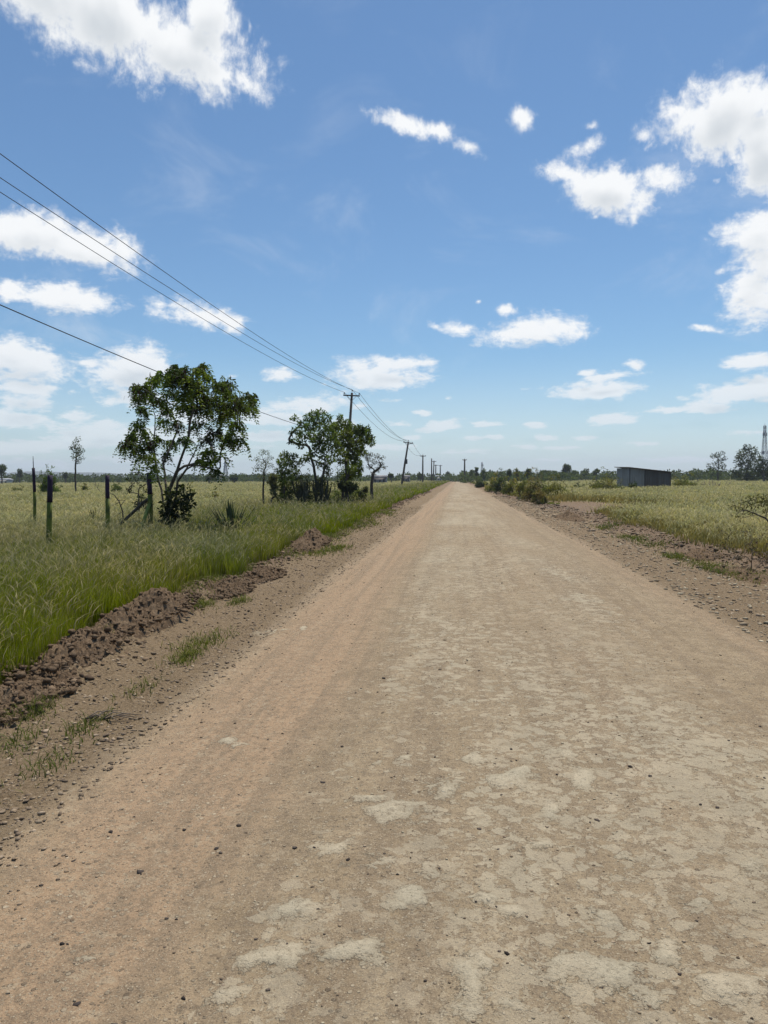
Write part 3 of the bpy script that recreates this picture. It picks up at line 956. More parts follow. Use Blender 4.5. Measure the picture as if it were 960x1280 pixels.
def main_tree():
    base = ground_at(209, 19.8)
    L = [(178, 484, 10), (190, 474, 9), (170, 497, 8), (186, 494, 10), (200, 470, 9), (212, 474, 11), (224, 468, 10), (236, 474, 11), (247, 462, 8), (253, 457, 6), (258, 470, 9),
         (272, 480, 10), (284, 478, 8), (283, 490, 9), (296, 497, 9), (310, 492, 7), (315, 499, 7), (307, 510, 8), (288, 505, 10), (268, 498, 11), (250, 490, 12), (232, 492, 12),
         (215, 492, 11), (200, 500, 8), (178, 512, 7), (208, 512, 9), (228, 508, 10), (244, 508, 10), (262, 514, 11), (276, 520, 9), (296, 530, 8), (290, 540, 7), (300, 552, 7), (270, 540, 11),
         (258, 548, 8), (285, 548, 7), (248, 530, 7), (222, 530, 8), (205, 525, 6), (172, 530, 10), (180, 542, 10), (166, 545, 8), (158, 552, 6), (154, 558, 5), (172, 560, 6), (186, 555, 7),
         (176, 570, 6), (190, 572, 6), (214, 552, 7), (196, 548, 7), (230, 548, 6), (254, 567, 5), (265, 563, 5), (275, 570, 5), (262, 578, 5), (272, 588, 4), (250, 575, 4), (195, 585, 5), (208, 568, 4),
         (232, 460, 6), (219, 457, 5), (231, 468, 5), (168, 484, 6), (245, 480, 9), (275, 505, 10), (255, 500, 9), (285, 515, 8)]
    L = L + [(t[0] + random.uniform(-8, 8), t[1] + random.uniform(-7, 7), t[2] * .8) for t in L if t[2] >= 8 and random.random() < .12]
    cl, rr = clumps_px(base, L, 1.5)
    B = base
    def st(*pp): return [(0, 0, -0.2)] + [(at(px, B.y + dy, None, py) - B)[:] for px, py, dy in pp]
    stems = [st((211, 640, 0), (212, 612, 0), (221, 590, -.2), (236, 545, -.5), (242, 510, -.6)),
             st((208, 640, 0), (202, 612, .2), (196, 588, .4), (192, 555, .6), (194, 520, .6)),
             st((210, 640, .1), (207, 605, .3), (204, 580, .6), (216, 552, .9), (224, 525, 1.0)),
             st((213, 645, -.1), (222, 602, -.3), (240, 572, -.8), (252, 545, -1.2))]
    e = empty('spreading_tree', base, 'tall spreading tree with drooping leaf clusters and brown pods behind the fence posts', 'tree')
    N, Pn, rad = grow(stems, cl, 0.007, 2.35, bend=0.1, sink=0.35, base_r=0.075, jitter=0.06)
    # bare side twigs inside the crown
    v, f = branches_mesh(N, Pn, rad, 7)
    mesh_from('trunk', v, [f], M_BARK, e)
    M = Mass()
    cols = np.array([(0.060, 0.088, 0.014), (0.090, 0.128, 0.020), (0.048, 0.068, 0.014), (0.118, 0.155, 0.026)])
    Pd = Mass()
    for c, r in zip(cl, rr):
        c = np.array(c)
        nf = int(13 * (r / 0.18) ** 1.2) + 5
        tone = cols[RNG.integers(0, 4)] * (0.75 + 0.6 * RNG.random())
        for k in range(nf):
            d = RNG.normal(size=3); d[2] = abs(d[2]) * 0.3; d /= np.linalg.norm(d)
            o = c + RNG.normal(size=3) * r * np.array([.46, .46, .34])
            ln = 0.12 + 0.16 * RNG.random()
            m_ = 9
            t = np.linspace(0.15, 1, m_)
            rach = o + d * (t * ln)[:, None] + np.array([0, 0, -1]) * (t ** 2 * ln * (1.2 + 0.9 * RNG.random()))[:, None]
            pos = np.repeat(rach, 2, 0)
            side = np.cross(d, (0, 0, 1)); side /= np.linalg.norm(side) + 1e-6
            dr = np.concatenate([np.stack([side, -side])] * m_) + d * 0.5 + np.array([0, 0, -0.55]) + RNG.normal(size=(2 * m_, 3)) * 0.25
            n = len(pos)
            M.add(*leaf_cards(pos, dr, 0.07 + 0.05 * RNG.random(n), 0.030 + 0.02 * RNG.random(n), tone * (0.7 + 0.6 * RNG.random((n, 1)))))
        if RNG.random() < 0.7 and r > 0.12:
            npod = int(16 + 26 * RNG.random())
            p0 = c + RNG.normal(size=(npod, 3)) * r * np.array([.5, .5, .4])
            dd = np.tile(np.array([0, 0, -1.0]), (npod, 1)) + RNG.normal(size=(npod, 3)) * 0.22
            Pd.add(*leaf_cards(p0, dd, 0.13 + 0.07 * RNG.random(npod), 0.024 + 0.012 * RNG.random(npod), np.array([0.050, 0.024, 0.016]) * (0.6 + 0.8 * RNG.random((npod, 1)))))
    M.build('crown', M_LEAF, e)
    o = Pd.build('seed_pods', M_POD, e); o['label'] = 'hanging brown seed pods'
    # shrub growing round its foot
    b2 = ground_at(219, 19.5)
    P = [(205, 640, 7), (212, 648, 8), (222, 640, 8), (231, 632, 8), (226, 622, 8), (216, 626, 8), (235, 620, 6), (222, 612, 6), (212, 616, 6), (232, 646, 6), (217, 655, 8), (227, 655, 6), (206, 654, 7), (230, 608, 4), (238, 630, 4), (209, 630, 7)]
    cl, rr = clumps_px(b2, P, .35)
    plant('bush', b2, 'dark broad leaved bush wrapped round the foot of the spreading tree', 'bush', cl, rr, 48, 0.12, 0.07, [(0.036, 0.046, 0.02), (0.05, 0.062, 0.024), (0.028, 0.036, 0.016)],
          stems=[[(0, 0, -.1), (0, 0, .2)]], tip=0.006, base_r=0.03, crown_name='foliage', trunk_name='stem')


M_POD = leaf_material('seed_pod', 0.12, 0.7, 0.6, (1.2, 1.0, 0.8))


def box_clumps(px0, px1, py0, py1, Y, n, r, base, fill=1.0, depth=None):
    """clump centres filling an oval crown seen between the given pixels, at distance Y"""
    w = (px1 - px0) / 2 / F_PX * Y; zc = at((px0 + px1) / 2, Y, None, (py0 + py1) / 2); hh = (py1 - py0) / 2 / F_PX * Y
    dp = depth if depth is not None else w
    out = []
    while len(out) < n:
        v = RNG.normal(size=3); v /= np.linalg.norm(v)
        q = (0.35 + 0.65 * RNG.random()) * fill
        out.append((zc.x - base.x + v[0] * max(0.05, w - r) * q, zc.y - base.y + v[1] * max(0.05, dp - r) * q, zc.z - base.z + v[2] * max(0.05, hh - r) * q))
    return out


def oval_tree(name, label, cat, px0, px1, py0, py1, Y, n, rfrac, per, leaf, cols, base_px=None, group=None, crown='crown', trunk='trunk',
              tipf=1.0, base_r=None, stems=None, droop=.3, flat=.85, bark=None, hollow=.3):
    bpx = base_px if base_px is not None else (px0 + px1) / 2
    base = ground_at(bpx, Y)
    w = (px1 - px0) / 2 / F_PX * Y
    r = w * rfrac
    cl = box_clumps(px0, px1, py0, py1, Y, n, r, base)
    rr = [r * random.uniform(0.65, 1.25) for _ in cl]
    px_m = Y / 760.0
    L = max(leaf, px_m * 1.6)
    return plant(name, base, label, cat, cl, rr, per, L, L * 0.55, cols, stems=stems, tip=max(0.006, px_m * 0.22) * tipf, base_r=base_r, group=group,
                 crown_name=crown, trunk_name=trunk, droop=droop, flat=flat, bark=bark, hollow=hollow)


def left_trees():
    # slim lone tree in the field
    b = ground_at(94.5, 80)
    P = [(97, 549, 4), (94, 553, 4), (92, 559, 5), (97, 558, 5), (101, 562, 5), (89, 560, 3), (94, 566, 5), (99, 569, 5), (103, 573, 3), (95, 573, 4), (98, 577, 4), (92, 571, 3.5), (97, 564, 5)]
    cl, rr = clumps_px(b, P, .5)
    plant('slender_tree', b, 'slim lone tree standing alone far out in the left field', 'tree', cl, rr, 60, 0.15, 0.085, [(0.055, 0.07, 0.03), (0.07, 0.085, 0.035)],
          stems=[[(0, 0, -.2), (-.05, 0, 2.2), (0.1, 0, 4.4)]], tip=0.02, base_r=0.10)
    # palmlike pale green shrub between posts, little shrubs, thorny seedling
    ground_bush('leafy_shrub', 'bright green feathery shrub behind the two left fence posts', 'shrub', 46, 76, 590, 66, 40, 70, .14, [(0.085, 0.13, 0.026), (0.11, 0.155, 0.036)])
    ground_bush('small_bush', 'small round green bush in the grass right of the third post', 'bush', 137, 153, 603, 72, 18, 60, .12, [(0.08, 0.11, 0.026), (0.10, 0.135, 0.034)])
    for p0, p1, t, Y, lab in ((232, 246, 607, 60, 'low dark weed clump in the grass between the spreading tree and the thicket'), (262, 274, 612, 50, 'low dark weed clump just above the blue green agave'), (100, 112, 606, 85, 'low dark weed clump below the slim lone tree'), (14, 30, 606, 90, 'low dark weed clump near the left edge of the field')):
        ground_bush('weed_clump', lab, 'weed', p0, p1, t, Y, 14, 40, .1, OLIVE, 'low weed clumps in the left field')
    # thorn seedling with tiers of bare spiky branches
    b = ground_at(173, 25)
    P = [(165, 590, 2), (161, 600, 2), (163, 612, 2.5), (180, 597, 2.5), (185, 604, 2), (170, 585, 1.5), (175, 588, 2), (183, 613, 2.5), (172, 602, 2), (166, 606, 2), (178, 608, 2.5), (160, 614, 2), (187, 618, 2.5), (173, 593, 2), (168, 598, 2), (172, 630, 5), (180, 632, 5), (187, 628, 4), (176, 622, 4)]
    cl, rr = clumps_px(b, P, .5)
    plant('thorn_sapling', b, 'thin dark thorny sapling behind the braced corner post', 'sapling', cl, rr, 26, 0.10, 0.035, [(0.03, 0.035, 0.018), (0.04, 0.05, 0.02)], stems=[[(0, 0, -.1), (0, 0, 1.3)]], tip=0.007, base_r=0.03, droop=0, crown_name='foliage', trunk_name='stem')
    # dry arching stalk
    mb = MB()
    b = ground_at(154, 21)
    pts = [(at(px, b.y, None, py) - b)[:] for px, py in ((154, 674), (154, 655), (153.5, 640), (149, 627), (143, 619), (137, 616))]
    mb.tube(pts, [0.02, 0.02, 0.018, 0.015, 0.012, 0.008], 6)
    for k, (px, py, qx, qy) in enumerate(((151, 632, 157, 624), (147, 625, 156, 626), (152, 640, 146, 645), (153, 648, 148, 650), (149, 628, 143, 631))):
        mb.tube([(at(px, b.y, None, py) - b)[:], (at(qx, b.y + .1, None, qy) - b)[:]], [0.011, 0.005], 5)
    o = mb.build('dead_branch', M_BARK, None, True, b); tag(o, 'dead arching branch bent over in the grass beside the corner post', 'branch')
    # second dead low branch far left
    mb = MB(); b = ground_at(121, 75)
    for (px, py, qx, qy) in ((125, 614, 117, 604), (122, 610, 124, 603), (120, 607, 119, 600)):
        mb.tube([(at(px, b.y, None, py) - b)[:], (at(qx, b.y, None, qy) - b)[:]], [0.03, 0.012], 5)
    o = mb.build('dead_branch', M_BARK, None, True, b); tag(o, 'short dead twig fork in the far grass behind the post beside the tree', 'branch')

    # the roadside thicket, from left to right
    Y = 47.0
    b = ground_at(329, 37)
    P = [(322, 573, 4), (327, 566, 4), (333, 565, 4), (337, 572, 4), (325, 580, 5), (332, 578, 5), (338, 582, 4), (320, 586, 4), (330, 588, 5), (340, 592, 4), (326, 596, 4), (344, 586, 3)]
    cl, rr = clumps_px(b, P, .7)
    plant('sparse_tree', b, 'thin grey half bare tree at the left end of the roadside thicket', 'tree', cl, rr, 60, 0.10, 0.03, GREYG, stems=[[(0, 0, -0.2), (0.0, 0.0, 1.28), (0.04, 0.0, 2.08)]], tip=0.009, base_r=0.05, crown_name='crown')
    oval_tree('thicket_bush', 'grey green bush leaning right against the thin half bare tree', 'bush', 332, 350, 580, 630, 36.5, 14, .36, 60, 0.12, GREYG, base_px=338, crown='foliage', trunk='stem', base_r=.05)
    b = ground_at(357, 38)
    P = [(353, 570, 4), (357, 567, 4), (362, 571, 5), (368, 570, 4), (352, 578, 6), (360, 578, 6), (368, 580, 6), (356, 588, 7), (366, 590, 7), (352, 596, 6), (372, 596, 5), (362, 600, 7), (356, 608, 6), (366, 612, 6), (360, 620, 6), (349, 588, 4)]
    cl, rr = clumps_px(b, P, .8)
    plant('leafy_tree', b, 'short leafy green tree in the thicket left of the cactus-like stems', 'tree', cl, rr, 150, 0.12, 0.06, [(0.09, 0.12, 0.032), (0.12, 0.15, 0.04), (0.07, 0.095, 0.03)], stems=[[(0, 0, -0.2), (-0.08, 0.0, 0.96)], [(0, 0, -0.2), (0.16, 0.08, 0.8)]], tip=0.009, base_r=0.07)
    # upright succulent stems (euphorbia) as one many stemmed plant each
    for (p0, p1, top, yy, lab) in ((368, 388, 590, 37.5, 'clump of upright dark succulent stems in the middle of the thicket'), (390, 412, 588, 38, 'second clump of upright dark succulent stems below the tallest thicket tree')):
        b = ground_at((p0 + p1) / 2, yy)
        e = empty('succulent_clump', b, lab, 'succulent', 'succulent clumps in the roadside thicket')
        mb = MB()
        w = (p1 - p0) / 2 / F_PX * yy
        for k in range(34):
            a = random.uniform(0, 6.283); q = math.sqrt(random.random())
            x0, y0 = math.cos(a) * q * w * .55, math.sin(a) * q * w * .55
            hgt = random.uniform(.55, 1.0) * ((632 - top) / F_PX * yy)
            x1, y1 = x0 * 1.9 + random.gauss(0, .08), y0 * 1.9 + random.gauss(0, .08)
            mb.tube([(x0, y0, -.1), (x0 + (x1 - x0) * .25, y0 + (y1 - y0) * .25, hgt * .4), (x1 * .9, y1 * .9, hgt * .75), (x1, y1, hgt)], [0.05, 0.045, 0.04, 0.018], 6)
        mb.build('stems', M_SUCC, e, True)
        cl = [(random.gauss(0, w * .6), random.gauss(0, w * .6), random.uniform(.4, 1.0) * ((628 - top) / F_PX * yy)) for _ in range(16)]
        fuzz(cl, [0.28] * 16, 34, 0.11, 0.045, [(0.045, 0.055, 0.026), (0.06, 0.07, 0.03)], -0.4).build('foliage', M_LEAF, e)
    # tallest tree of the group and its neighbour
    b = ground_at(399, 39)
    P = [(393, 518, 6), (400, 515, 5), (386, 522, 6), (408, 522, 6), (398, 526, 8), (378, 530, 6), (388, 533, 8), (372, 538, 5), (403, 536, 8), (412, 532, 6), (380, 544, 7), (366, 540, 4), (370, 551, 5), (362, 552, 3), (392, 545, 8),
         (405, 548, 8), (415, 544, 7), (376, 556, 5), (400, 558, 8), (410, 560, 7), (392, 566, 5), (384, 572, 5), (378, 575, 4), (404, 570, 6), (413, 574, 6), (408, 583, 5), (398, 578, 4), (420, 566, 5), (368, 522, 4), (417, 553, 7), (395, 552, 7)]
    cl, rr = clumps_px(b, P, 1.4)
    plant('thicket_tree', b, 'tallest leafy tree of the roadside thicket with airy rounded crown', 'tree', cl, rr, 120, 0.15, 0.07, [(0.070, 0.105, 0.020), (0.095, 0.135, 0.026), (0.055, 0.080, 0.020)],
          stems=[[(0, 0, -0.2), (-0.08, 0.0, 1.28), (-0.28, 0.0, 2.32), (-0.48, 0.0, 3.2)], [(0, 0, -0.2), (0.04, 0.0, 1.04), (0.24, 0.08, 2.08)]], tip=0.012, base_r=0.11)
    b = ground_at(428, 40)
    P = [(425, 522, 4), (432, 530, 6), (422, 532, 7), (440, 536, 7), (450, 536, 6), (458, 540, 5), (463, 546, 4), (432, 542, 8), (445, 546, 8), (455, 550, 6), (422, 546, 8), (464, 553, 4), (436, 554, 8), (448, 558, 7), (424, 558, 7), (430, 566, 6), (442, 568, 7), (434, 576, 6),
         (446, 578, 6), (452, 565, 5), (440, 586, 6), (446, 592, 5), (426, 576, 4), (417, 534, 6), (460, 535, 3), (452, 540, 6), (438, 594, 6), (448, 584, 5)]
    cl, rr = clumps_px(b, P, 1.4)
    plant('thicket_tree', b, 'yellow green tree spreading to the right beneath the nearest utility pole', 'tree', cl, rr, 190, 0.15, 0.07, [(0.090, 0.122, 0.022), (0.125, 0.160, 0.030), (0.066, 0.090, 0.020)],
          stems=[[(0, 0, -0.2), (0.04, 0.0, 1.12), (0.4, 0.0, 2.08), (0.8, 0.0, 2.72)], [(0, 0, -0.2), (-0.24, 0.0, 0.96), (-0.28, 0.0, 2.08)], [(0, 0, -0.2), (0.24, 0.16, 1.2), (0.16, 0.16, 2.24)]], tip=0.012, base_r=0.10)
    oval_tree('thicket_bush', 'dark bush at the foot of the yellow green thicket tree', 'bush', 421, 449, 594, 624, 38.5, 16, .36, 70, 0.13, [(0.042, 0.052, 0.026), (0.055, 0.068, 0.032)], crown='foliage', trunk='stem', base_r=.06)
    b = ground_at(464, 47)
    P = [(458, 566, 3.5), (464, 568, 3.5), (471, 570, 3.5), (478, 572, 3), (460, 574, 4), (468, 577, 4), (476, 580, 4), (481, 584, 2.5), (462, 583, 4), (472, 587, 4), (466, 592, 3), (457, 570, 3)]
    cl, rr = clumps_px(b, P, .8)
    plant('sparse_tree', b, 'small grey twiggy tree standing right of the thicket', 'tree', cl, rr, 80, 0.11, 0.035, [(0.05, 0.052, 0.034), (0.065, 0.066, 0.042)], stems=[[(0, 0, -.2), (.02, 0, .9), (0.08, 0, 1.7)]], tip=0.012, base_r=0.11)


def thicket_bushes():
    g = 'low bushes filling the roadside thicket'
    for p0, p1, t, Y, n, cols, lab in ((340, 368, 590, 38.5, 34, GREENS, 'green bush filling the gap below the short leafy thicket tree'),
                                       (366, 394, 586, 39.5, 34, GREYG, 'grey green bush behind the first succulent clump'),
                                       (392, 420, 580, 39.8, 36, OLIVE, 'olive bush behind the second succulent clump'),
                                       (412, 456, 576, 41, 46, GREENS, 'wide green bush under the yellow green thicket tree'),
                                       (446, 462, 600, 40, 16, GREYG, 'small grey bush at the right end of the thicket')):
        ground_bush('thicket_bush', lab, 'bush', p0, p1, t, Y, n, 36, .10, cols, g)


M_SUCC = paint_material('succulent_skin', (0.040, 0.045, 0.024), (0.065, 0.062, 0.036), 0.8, 6)


def spiky(name, base, label, n, ln, wd, cols, spread=0.9, cat='agave', group=None):
    """rosette of stiff pointed leaves: every leaf a folded blade; one plant mesh"""
    vs, fs, cs = [], [], []
    for k in range(n):
        a = random.uniform(0, 6.283); tilt = spread * random.random() ** 0.8
        L = ln * random.uniform(.7, 1.1)
        d = Vector((math.cos(a) * math.sin(tilt), math.sin(a) * math.sin(tilt), math.cos(tilt)))
        s = Vector((-math.sin(a), math.cos(a), 0)); u = s.cross(d)
        c = Vector(cols[k % len(cols)]) * random.uniform(.75, 1.25)
        b = len(vs)
        for t, w_ in ((0, .6), (.35, 1.0), (.7, .65)):
            p = d * L * t
            vs += [p - s * wd * w_ / 2 - u * wd * .12, p + u * wd * .12, p + s * wd * w_ / 2 - u * wd * .12]
            cs += [c[:]] * 3
        vs.append(d * L); cs.append(c[:])
        for i in range(2):
            for j in range(2):
                o = b + 3 * i + j
                fs.append((o, o + 1, o + 4, o + 3))
        fs.append((b + 6, b + 7, b + 9)); fs.append((b + 7, b + 8, b + 9))
    q = np.array([f for f in fs if len(f) == 4]); t = np.array([f for f in fs if len(f) == 3])
    o = mesh_from(name, np.array([v[:] for v in vs]), [q, t], M_LEAF, None, {'tint': np.array(cs)}, False, base)
    return tag(o, label, cat, group)


def spiky_plants():
    spiky('agave', ground_at(288, 19.5), 'spiky blue green agave rosette in the grass right of the spreading tree', 64, 1.12, 0.085, [(0.045, 0.062, 0.04), (0.06, 0.08, 0.052)], 1.15)
    spiky('agave', ground_at(116, 22.5), 'low dark spiky plant in the grass between the second post and corner post', 34, .8, 0.055, [(0.03, 0.036, 0.02), (0.04, 0.05, 0.026)], 1.0)
    spiky('agave', ground_at(101, 23), 'small sparse spiky plant just left of the low dark spiky plant', 14, .5, 0.045, [(0.035, 0.04, 0.022), (0.045, 0.055, 0.03)], 1.1)


# ------------------------------------------------------------------ fence posts
def fence_posts():
    # px of foot, px of top, py of top, distance, radius, label
    L = [(59.5, 61.5, 594, 14.0, .050, 'thickest nearest fence post, yellow green below and purple on top', None),
         (131.5, 134, 594, 16.4, .046, 'fence post standing alone between thick post and corner post', None),
         (42, 42, 585, 20.5, .042, 'thin tall fence post with a bare rod sticking up from its top', 'rod'),
         (187, 186, 591, 19.6, .062, 'corner fence post propped by two slanting braces beside the tree', 'brace')]
    for (pf, pt, top, Y, r, lab, extra), mid in zip(L, (628, 623, 615, 618)):
        b = ground_at(pf, Y)
        e = empty('fence_post', b, lab, 'fence post', 'painted fence posts in the field')
        T = at(pt, Y, None, top) - b
        hgt = T.z
        lean = Vector((T.x, 0.05 * random.uniform(-1, 1), 0)) / hgt
        def p(z): return (lean.x * z + 0.012 * math.sin(z * 3 + pf), lean.y * z, z)
        sp = at(pt, Y, None, mid).z - b.z
        mb = MB(); zs = np.linspace(-.25, sp, 8)
        mb.tube([p(z) for z in zs], [r * (1.06 - .06 * z / hgt + random.uniform(-.04, .04)) for z in zs], 10)
        mb.build('shaft', M_GREENPAINT, e, True)
        mb = MB(); zs = np.linspace(sp + .001, hgt, 5)
        mb.tube([p(z) for z in zs], [r * (1.03 - .05 * i / 4) for i in range(5)], 10)
        mb.build('painted_top', M_PURPLEPAINT, e, False)
        if extra == 'rod':
            mb = MB(); mb.tube([p(hgt - .02), (0.0, 0, hgt + .33)], [.012, .008], 6); mb.build('rod', M_WIRE, e)
        if extra == 'brace':
            mb = MB(); q0 = at(180.5, Y, None, 627) - b; q1 = at(146.5, Y + .3, None, 659) - b
            q0 = Vector((-0.03, 0.02, q0.z)) if False else q0
            mb.tube([Vector(p(sp * .93)), q0, q1, q1 + (q1 - q0) * .12], [.042, .045, .04, .04], 7)
            o = mb.build('brace', M_BARK, e, True); o['label'] = 'dark slanting wooden brace'
            mb = MB(); q1 = at(169, Y - .8, None, 670) - b
            q1.z = -.05
            mb.tube([Vector((0.02, -.09, sp * .80)), Vector((-.04, -.22, sp * .55)), q1], [.045, .05, .045], 7)
            o = mb.build('brace', M_PALEPAINT, e, True); o['label'] = 'pale green slanting brace'


# ------------------------------------------------------------------ utility poles and wires
ARM_TOPS = {}


def utility_pole(px_f, px_t, py_t, Y, label, arm=1.5, r=.11, box=False, arms=True, armrot=0.0, thick=1.0, key=None, group='utility poles along the road'):
    b = ground_at(px_f, Y)
    e = empty('utility_pole', b, label, 'utility pole', group)
    T = at(px_t, Y, None, py_t) - b
    h = T.z
    mb = MB(); mb.tube([(0, 0, -.4), (T.x * .5, 0, h * .5), (T.x, 0, h)], [r * 1.25 * thick, r * 1.08 * thick, r * .85 * thick], 10); mb.build('shaft', M_POLE, e, True)
    ends = []
    if arms:
        ax = Vector((T.x, 0, h)).normalized()
        side = Vector((math.cos(armrot), math.sin(armrot), 0)); side = (side - ax * side.dot(ax)).normalized()
        c = ax * ((Vector((T.x, 0, h))).length - .28)
        fw = Vector((0, -1, 0)) * (r * thick)
        mb = MB(); rot = Matrix((side, ax.cross(side), ax)).transposed()
        mb.box(c + fw * 1.4, (arm, .09 * thick, .12 * thick), rot); mb.build('crossarm', M_POLE, e)
        for sg in (-1, 1):
            mb = MB(); mb.tube([c + fw * 1.7 + side * sg * arm * .33, c + fw * 1.3 - ax * .55], [.02 * thick] * 2, 5)
            mb.build('arm_brace', M_STEEL, e)
        for off, up in ((-arm * .46, .0), (arm * .46, 0), (0.0, .30)):
            q = c + side * off + ax * (up + .06) + fw * (1.4 if up == 0 else 0)
            mb = MB()
            mb.tube([q, q + ax * .06, q + ax * .07, q + ax * .14, q + ax * .15, q + ax * .24], [.02 * thick, .02 * thick, .06 * thick, .05 * thick, .055 * thick, .02 * thick], 8)
            mb.build('insulator', M_CERAMIC, e, True)
            ends.append(Vector(b) + q + ax * .22)
    if box:
        ax = Vector((T.x, 0, h)).normalized()
        mb = MB(); c = ax * (h * .56) + Vector((.26, -.1, 0)); mb.tube([c - Vector((0, 0, .5)), c + Vector((0, 0, .45)), c + Vector((0, 0, .52))], [.24, .24, .1], 10)
        mb.build('transformer', M_STEELDARK, e, True)
    if key: ARM_TOPS[key] = (ends, Vector(b), Vector(b) + T)
    return e


M_STEELDARK = paint_material('dark_steel', (0.06, 0.062, 0.065), (0.04, 0.04, 0.042), 0.6, 5)


def wire(a, b_, sag, r0, r1, label, group):
    a, b_ = Vector(a), Vector(b_)
    n = 48
    pts = []
    for i in range(n + 1):
        t = i / n
        p = a.lerp(b_, t); p.z -= 4 * sag * t * (1 - t)
        pts.append(p - a)
    mb = MB(); mb.tube(pts, [r0 + (r1 - r0) * i / n for i in range(n + 1)], 6)
    o = mb.build('overhead_wire', M_WIRE, None, True, a)
    return tag(o, label, 'wire', group)


def poles():
    utility_pole(431, 440, 491, 72, 'nearest utility pole, rising out of the thicket with its crossarm above the trees', 1.6, .13, armrot=-.12, key='p1')
    utility_pole(501.5, 510.5, 552, 160, 'leaning utility pole with a dark transformer halfway up', 2.0, .13, box=True, armrot=.0, thick=1.5, key='p2')
    utility_pole(528.3, 528.6, 569, 250, 'upright pale pole with short crossarm just right of the leaning pole', 2.0, .14, thick=1.7, key='p3')
    utility_pole(539.5, 539.5, 573, 300, 'plain thin pole without crossarm, nearest the road among the distant poles', 2, .14, arms=False, thick=1.7)
    utility_pole(541.5, 542.5, 576, 330, 'slightly leaning far pole with crossarm beside the plain thin pole', 2.0, .14, thick=1.8, key='p4')
    utility_pole(544.6, 544.8, 581, 400, 'small far pole between the leaning far pole and the last pole', 2.2, .14, thick=2.0)
    utility_pole(550.4, 550.4, 581.5, 450, 'last distant pole on the left before the road vanishes', 2.2, .15, thick=2.2)
    utility_pole(580.6, 580.8, 574, 290, 'lone pole on the right side where the road vanishes', 1.6, .16, thick=1.9)
    e1 = ARM_TOPS['p1'][0]; e2 = ARM_TOPS['p2'][0]; e3 = ARM_TOPS['p3'][0]
    g = 'wires sagging from the nearest utility pole to the left edge of the photo'
    # far ends, behind the viewer, on the next pole of the line (out of the picture)
    Yb = -22.0
    labs = ['lowest of the three close wires running from the nearest pole to the left edge', 'topmost of the three close wires running from the nearest pole to the left edge', 'middle of the three close wires running from the nearest pole to the left edge']
    # where each wire leaves the photograph at its left edge
    tgt = [(0, 240), (0, 192), (0, 222)]
    xs = [-11.05, -9.25, -10.3]
    for k in (0, 1, 2):
        a = e1[k]
        d = ray(*tgt[k]); t = xs[k] / d.x
        q = Vector((0, 0, CAM_H)) + d * t
        # parabola through a and q with the far end level with a
        f = (a.y - q.y) / (a.y - Yb)
        sag = 1.45
        zend = (q.z + 4 * sag * f * (1 - f) - a.z * (1 - f)) / f
        xend = a.x + (q.x - a.x) / f
        wire(a, (xend, Yb, zend), sag, .015, .007, labs[k], g)
    a = ARM_TOPS['p1'][1].lerp(ARM_TOPS['p1'][2], 0.57)
    d = ray(0, 381); q = Vector((0, 0, CAM_H)) + d * (-10.0 / d.x)
    f = (a.y - q.y) / (a.y - Yb); sag = 1.25
    wire(a, (a.x + (q.x - a.x) / f, Yb, (q.z + 4 * sag * f * (1 - f) - a.z * (1 - f)) / f), sag, .018, .011, 'single lower cable passing behind the crown of the spreading tree', g)
    g = 'wires between the nearest pole and the leaning pole'
    for k, nm in enumerate(('left wire of three between the nearest pole and the leaning pole', 'right wire of three between the nearest pole and the leaning pole', 'middle wire of three between the nearest pole and the leaning pole')):
        wire(e1[k], e2[k], 1.2, .016, .03, nm, g)
    g = 'wires beyond the leaning pole'
    for k in range(2):
        wire(e2[k], e3[k], 1.2, .025, .035, ('left' if k == 0 else 'right') + ' wire of the pair leaving the leaning pole for the upright pale pole', g)


# ------------------------------------------------------------------ shed, buildings, towers
def corrugated(w, h, mat, name, parent, loc, rz, top=None, pitch=.09, amp=.014):
    """upright sheet w wide, h high at its left and top[1] at its right; profile waves across"""
    n = max(8, int(w / pitch * 4))
    x = np.linspace(0, w, n); y = amp * np.sin(x / pitch * 2 * np.pi)
    h1 = h if top is None else top
    zt = h + (h1 - h) * x / w
    v = np.concatenate([np.stack([x, y, np.zeros(n) - .1], -1), np.stack([x, y, zt], -1), np.stack([x, y + .012, zt], -1), np.stack([x, y + .012, np.zeros(n) - .1], -1)])
    i = np.arange(n - 1)
    f = np.concatenate([np.stack([i, i + 1, n + i + 1, n + i], -1), np.stack([n + i, n + i + 1, 2 * n + i + 1, 2 * n + i], -1), np.stack([2 * n + i, 2 * n + i + 1, 3 * n + i + 1, 3 * n + i], -1)])
    o = mesh_from(name, v, [f], mat, parent, None, True, loc)
    o.rotation_euler = (0, 0, rz)
    return o


def sheet_material(name, c1, c2, rust):
    m, nt = new_mat(name); b = NB(nt)
    tc = b.n('ShaderNodeTexCoord'); P = tc.outputs['Object']
    streak = b.noise(b.vmath('MULTIPLY', P, (4, 4, .35)), 1.4, 5, .65)
    sheet = b.n('ShaderNodeTexWhiteNoise'); sheet.noise_dimensions = '1D'
    sep = b.n('ShaderNodeSeparateXYZ'); nt.links.new(P, sep.inputs[0])
    nt.links.new(b.math('FLOOR', b.math('DIVIDE', sep.outputs[0], .86)), sheet.inputs['W'])
    col = b.mix(sheet.outputs['Value'], c1, c2)
    col = b.mix(b.math('MULTIPLY', b.ss(streak, .45, .7), .7), col, rust)
    b.out(b.principled(col, .85, None, .15, 0.0))
    return m


